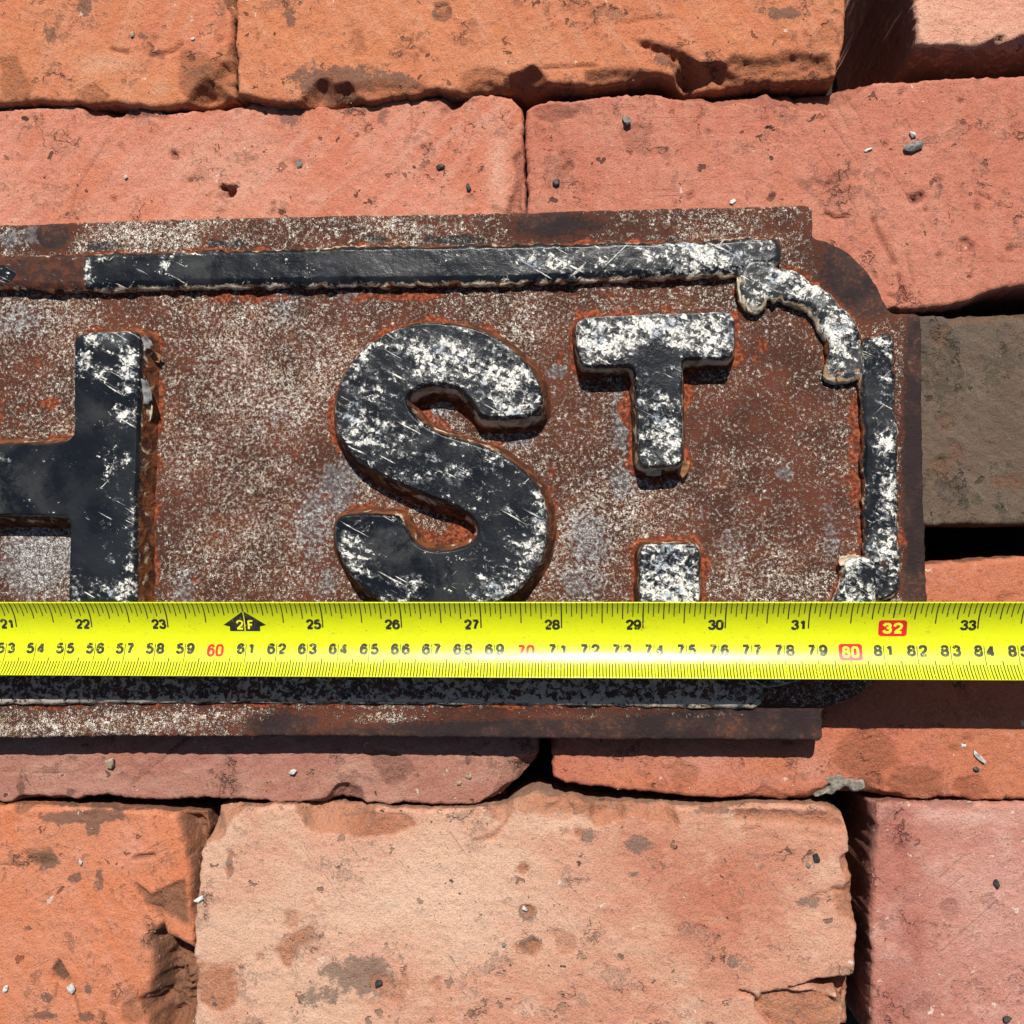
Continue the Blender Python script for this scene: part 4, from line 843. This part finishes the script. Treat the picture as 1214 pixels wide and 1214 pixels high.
def ribbons_obj(name, ribs, cm, mat, eps=.00004, parent=tape):
    co = []; qd = []; n0 = 0
    for j, (l, r) in enumerate(ribs):
        K = len(l); e = eps + j * .000006
        co += [TP(U(cm) + l[:, 0] * PXM, V(l[:, 1]), e), TP(U(cm) + r[:, 0] * PXM, V(r[:, 1]), e)]
        k = np.arange(K - 1)
        qd.append(np.stack([n0 + k, n0 + k + 1, n0 + K + k + 1, n0 + K + k], -1)); n0 += 2 * K
    return mesh_obj(name, np.vstack(co), np.vstack(qd), [], mat, parent, tape.location if parent is tape else parent.location)
def panel(name, x0, x1, y0, y1, cm, mat, rad=3.0, eps=.00003):
    an = np.linspace(0, math.pi / 2, 5); c = []
    for (cx, cy, s) in ((x1 - rad, y1 - rad, 0), (x0 + rad, y1 - rad, 1), (x0 + rad, y0 + rad, 2), (x1 - rad, y0 + rad, 3)):
        c += [(cx + rad * math.cos(t + s * math.pi / 2), cy + rad * math.sin(t + s * math.pi / 2)) for t in an]
    return poly_obj(name, np.array(c), cm, mat, eps)
def poly_obj(name, c, cm, mat, eps):
    """a flat printed shape, cut into rows so that it follows the blade's curve"""
    ys = np.linspace(c[:, 1].min() + .01, c[:, 1].max() - .01, 14); rows = []
    for y in ys:
        xs = []
        for a, b in zip(c, np.roll(c, -1, 0)):
            if (a[1] > y) != (b[1] > y): xs.append(a[0] + (y - a[1]) / (b[1] - a[1]) * (b[0] - a[0]))
        rows.append((min(xs), max(xs)))
    r = np.array(rows)
    return ribbons_obj(name, [(np.c_[r[:, 0], ys], np.c_[r[:, 1], ys])], cm, mat, eps)
for c in range(50, 88):
    s = str(c)
    if c == 80:
        panel('red_panel', -13.2, 13.2, 762, 781, c, RED)
        ribbons_obj('number', glyph_ribbons('8', -9.6, 764.8, 9, 13.2, 2.7) + glyph_ribbons('0', .6, 764.8, 9, 13.2, 2.7), c, YEL, .00006)
    elif c in (60, 70):
        ribbons_obj('number', glyph_ribbons(s[0], -10.3, 764.2, 9.7, 15, 3.0) + glyph_ribbons(s[1], .2, 764.2, 9.9, 15, 3.0), c, RED)
    else:
        ribbons_obj('number', glyph_ribbons(s[0], -11.4, 763.0, 9.8, 13.4, 3.25) + glyph_ribbons(s[1], 1.7, 763.0, 9.8, 13.4, 3.25), c, INKG)
for k in range(20, 35):
    s = str(k); cm = k * 2.54
    if k == 24:
        poly_obj('foot_arrow', np.array([(0, 723.5), (28, 742), (18.5, 742.6), (18.5, 748.4), (-18.5, 748.4), (-18.5, 742.6), (-28, 742)]), cm, INK, .000045)
        ribbons_obj('number', glyph_ribbons('2', -10.5, 734.5, 9, 12, 2.3) + glyph_ribbons('F', 3, 734.5, 8, 12, 2.3), cm, YEL, .00008)
        strip_ticks('arrow_line', [(U(cm), V(724), V(748.4), .0003)], YEL, .00008)
    elif k == 32:
        panel('red_panel', -16, 16, 734, 753, cm, RED)
        ribbons_obj('number', glyph_ribbons('3', -11.5, 737, 10.8, 13, 3.0) + glyph_ribbons('2', .6, 737, 10.8, 13, 3.0), cm, YEL, .00006)
    else:
        ribbons_obj('number', glyph_ribbons(s[0], -20.0, 733.5, 9.2, 12.6, 3.0) + glyph_ribbons(s[1], -11.0, 733.5, 9.2, 12.6, 3.0), cm, INK)

# ================================================================== stone chips and crumbs lying on the bricks
C_D = flat_mat('dark_stone', (0.045, 0.042, 0.04), .6, .4, 0, .6, 900, .0002)
C_W = flat_mat('white_stone', (0.62, 0.60, 0.55), .6, .4, 0, .5, 900, .0002)
C_G = flat_mat('grey_stone', (0.22, 0.20, 0.18), .7, .3, 0, .6, 900, .0002)
C_T = flat_mat('tan_stone', (0.42, 0.32, 0.21), .8, .3, 0, .6, 900, .0002)
C_R = flat_mat('red_crumb', (0.40, 0.12, 0.05), .9, .2, 0, .4, 900, .0002)
def surf_z(x, y):
    ok, loc, nr, idx, ob, mm = sc.ray_cast(dg, Vector((x, y, .2)), Vector((0, 0, -1)))
    return loc.z if ok else 0.0
bpy.context.view_layer.update(); dg = bpy.context.evaluated_depsgraph_get()
def chip_mesh(rs, rx, ry, rz, npt=16):
    bm_ = bmesh.new()
    for _ in range(npt):
        v = rs.normal(size=3); v /= np.linalg.norm(v); v *= rs.uniform(.8, 1.0)
        bm_.verts.new((v[0] * rx, v[1] * ry, v[2] * rz))
    bmesh.ops.convex_hull(bm_, input=bm_.verts)
    for v in [v for v in bm_.verts if not v.link_faces]: bm_.verts.remove(v)
    return bm_
GRP = 'stone chips scattered on the bricks'
def chip(px, py, rx, ry, ang, mat, label, seed, name='stone_chip', cat='stone chip'):
    rs = np.random.RandomState(seed); k = .000285
    bm_ = chip_mesh(rs, rx * k, ry * k, min(rx, ry) * k * .75)
    me = bpy.data.meshes.new(name); bm_.to_mesh(me); bm_.free(); me.materials.append(mat)
    o = link(name, me); b = P(px, py, 0.0)
    zmin = min(v.co.z for v in me.vertices)
    o.location = (b[0], b[1], surf_z(b[0], b[1]) - zmin * .75); o.rotation_euler = (0, 0, ang)
    tag(o, label, cat, GRP)
for a in [
    (522, 197, 6.5, 4, 0, C_D, 'dark stone chip on the salmon brick, nearest above the letter S', 1), (555, 221, 4, 5.5, .2, C_D, 'small upright dark stone chip on the salmon brick, left of the vertical joint', 2),
    (659, 216, 5.5, 6, .3, C_D, 'pointed dark stone chip on the scratched salmon brick, right of the vertical joint', 3), (743, 144, 8, 6, -.4, C_G, 'silvery grey stone chip near the top of the scratched salmon brick', 4),
    (1081, 160, 6, 4.5, .2, C_W, 'small white stone chip beside a larger brown chip on the scratched brick', 5), (1083, 174, 14, 7, .35, C_G, 'largest grey brown stone flake, on the scratched salmon brick', 6),
    (1030, 177, 6, 2.4, .3, C_W, 'thin white sliver on the scratched salmon brick', 7), (869, 239, 4.5, 3.2, .4, C_W, 'white crumb just above the top edge of the sign', 8),
    (148, 209, 3.2, 4, .4, C_W, 'small white chip on the salmon brick, left of the black hole', 9), (353, 193, 5, 7, .1, C_G, 'grey oval stone in the salmon brick, right of the black hole', 10),
    (347, 915, 6, 6, .5, C_W, 'white stone chip on the purple red brick below the sign', 11), (130, 904, 8.5, 8, .5, C_T, 'round tan pebble on the purple red brick below the sign', 12),
    (1162, 898, 4, 11, .75, C_W, 'white pointed sliver on the orange red brick near the right edge', 13), (1158, 912, 4.5, 3, -.6, C_D, 'small dark chip below the white pointed sliver', 14),
    (1143, 884, 4, 2.6, .1, C_W, 'tiny white crumb up and left of the white pointed sliver', 15), (555, 921, 5, 4.5, .2, C_T, 'brown pebble near the chipped corner of the purple red brick', 16),
    (544, 928, 3.5, 4, .3, C_T, 'small pale crumb left of the brown pebble on the purple brick', 17), (450, 1164, 6.5, 5.5, .4, C_D, 'glossy dark pebble in the grey stain on the pale buff brick', 18),
    (97, 1021, 3, 5.5, -.3, C_W, 'thin white sliver on the rough orange brick', 19), (9, 1171, 3.5, 6, -.4, C_W, 'pale oval chip on the rough orange brick at the left edge', 20),
    (86, 1170, 6, 7, .5, C_W, 'white chip beside the dark pit in the rough orange brick', 21), (238, 1064, 8, 4.5, .6, C_W, 'white chip on the left edge of the pale buff brick', 22),
    (966, 1015, 5.5, 6.5, .2, C_D, 'dark grey pebble near the right edge of the pale buff brick', 23), (957, 1024, 3, 3.5, .2, C_G, 'tiny grey crumb below left of the dark grey pebble', 24),
    (1181, 1047, 4, 6.5, .3, C_D, 'dark oval pebble on the dusty pink brick', 25), (1193, 1207, 6, 4.5, .1, C_D, 'dark pebble at the bottom edge on the dusty pink brick', 26),
    (231, 49, 3.2, 2.6, .1, C_W, 'tiny white chip on the orange brick at the top left', 27), (160, 44, 3.5, 4.5, -.3, C_T, 'tan crumb in a dark pit of the top left orange brick', 28),
    (623, 1076, 4.5, 4, .2, C_W, 'white crumb in a brown pit of the pale buff brick', 29), (598, 1117, 3.4, 3.4, .2, C_G, 'small bluish grey crumb at the middle of the pale buff brick', 30)]:
    chip(*a)
chip(592, 957, 7.5, 6.5, .3, C_R, 'orange red brick crumb in the joint beside the chipped purple brick', 41, 'brick_crumb', 'brick crumb')
# grit too fine to count
rs = np.random.RandomState(5); co = []; tr = []; n0 = 0
for _ in range(560):
    px, py = rs.uniform(0, 1214), (rs.uniform(0, 245) if rs.rand() < .5 else rs.uniform(890, 1214))
    b = P(px, py, 0); k = .000285 * rs.uniform(.5, 1.5)
    zz = surf_z(b[0], b[1])
    if zz < -.006: continue
    bm_ = chip_mesh(rs, k, k * rs.uniform(.5, 1), k * .6, 8); bm_.verts.index_update()
    cc = np.array([v.co for v in bm_.verts]) + [b[0], b[1], zz + k * .25]
    co.append(cc); tr.append(np.array([[v.index for v in f.verts] for f in bm_.faces]) + n0); n0 += len(cc); bm_.free()
g = G('mixed_grit'); rc = g.noise(150, 1, .5); 
MG = g.out(g.mix(g.step(rc, .48, .52), (.07, .055, .05), (.52, .44, .36)), .85, None, .2)
tag(mesh_obj('grit', np.vstack(co), [], np.vstack(tr), MG, smooth=False), 'fine pale and dark grit sprinkled over the bricks', 'grit', None, 'stuff')
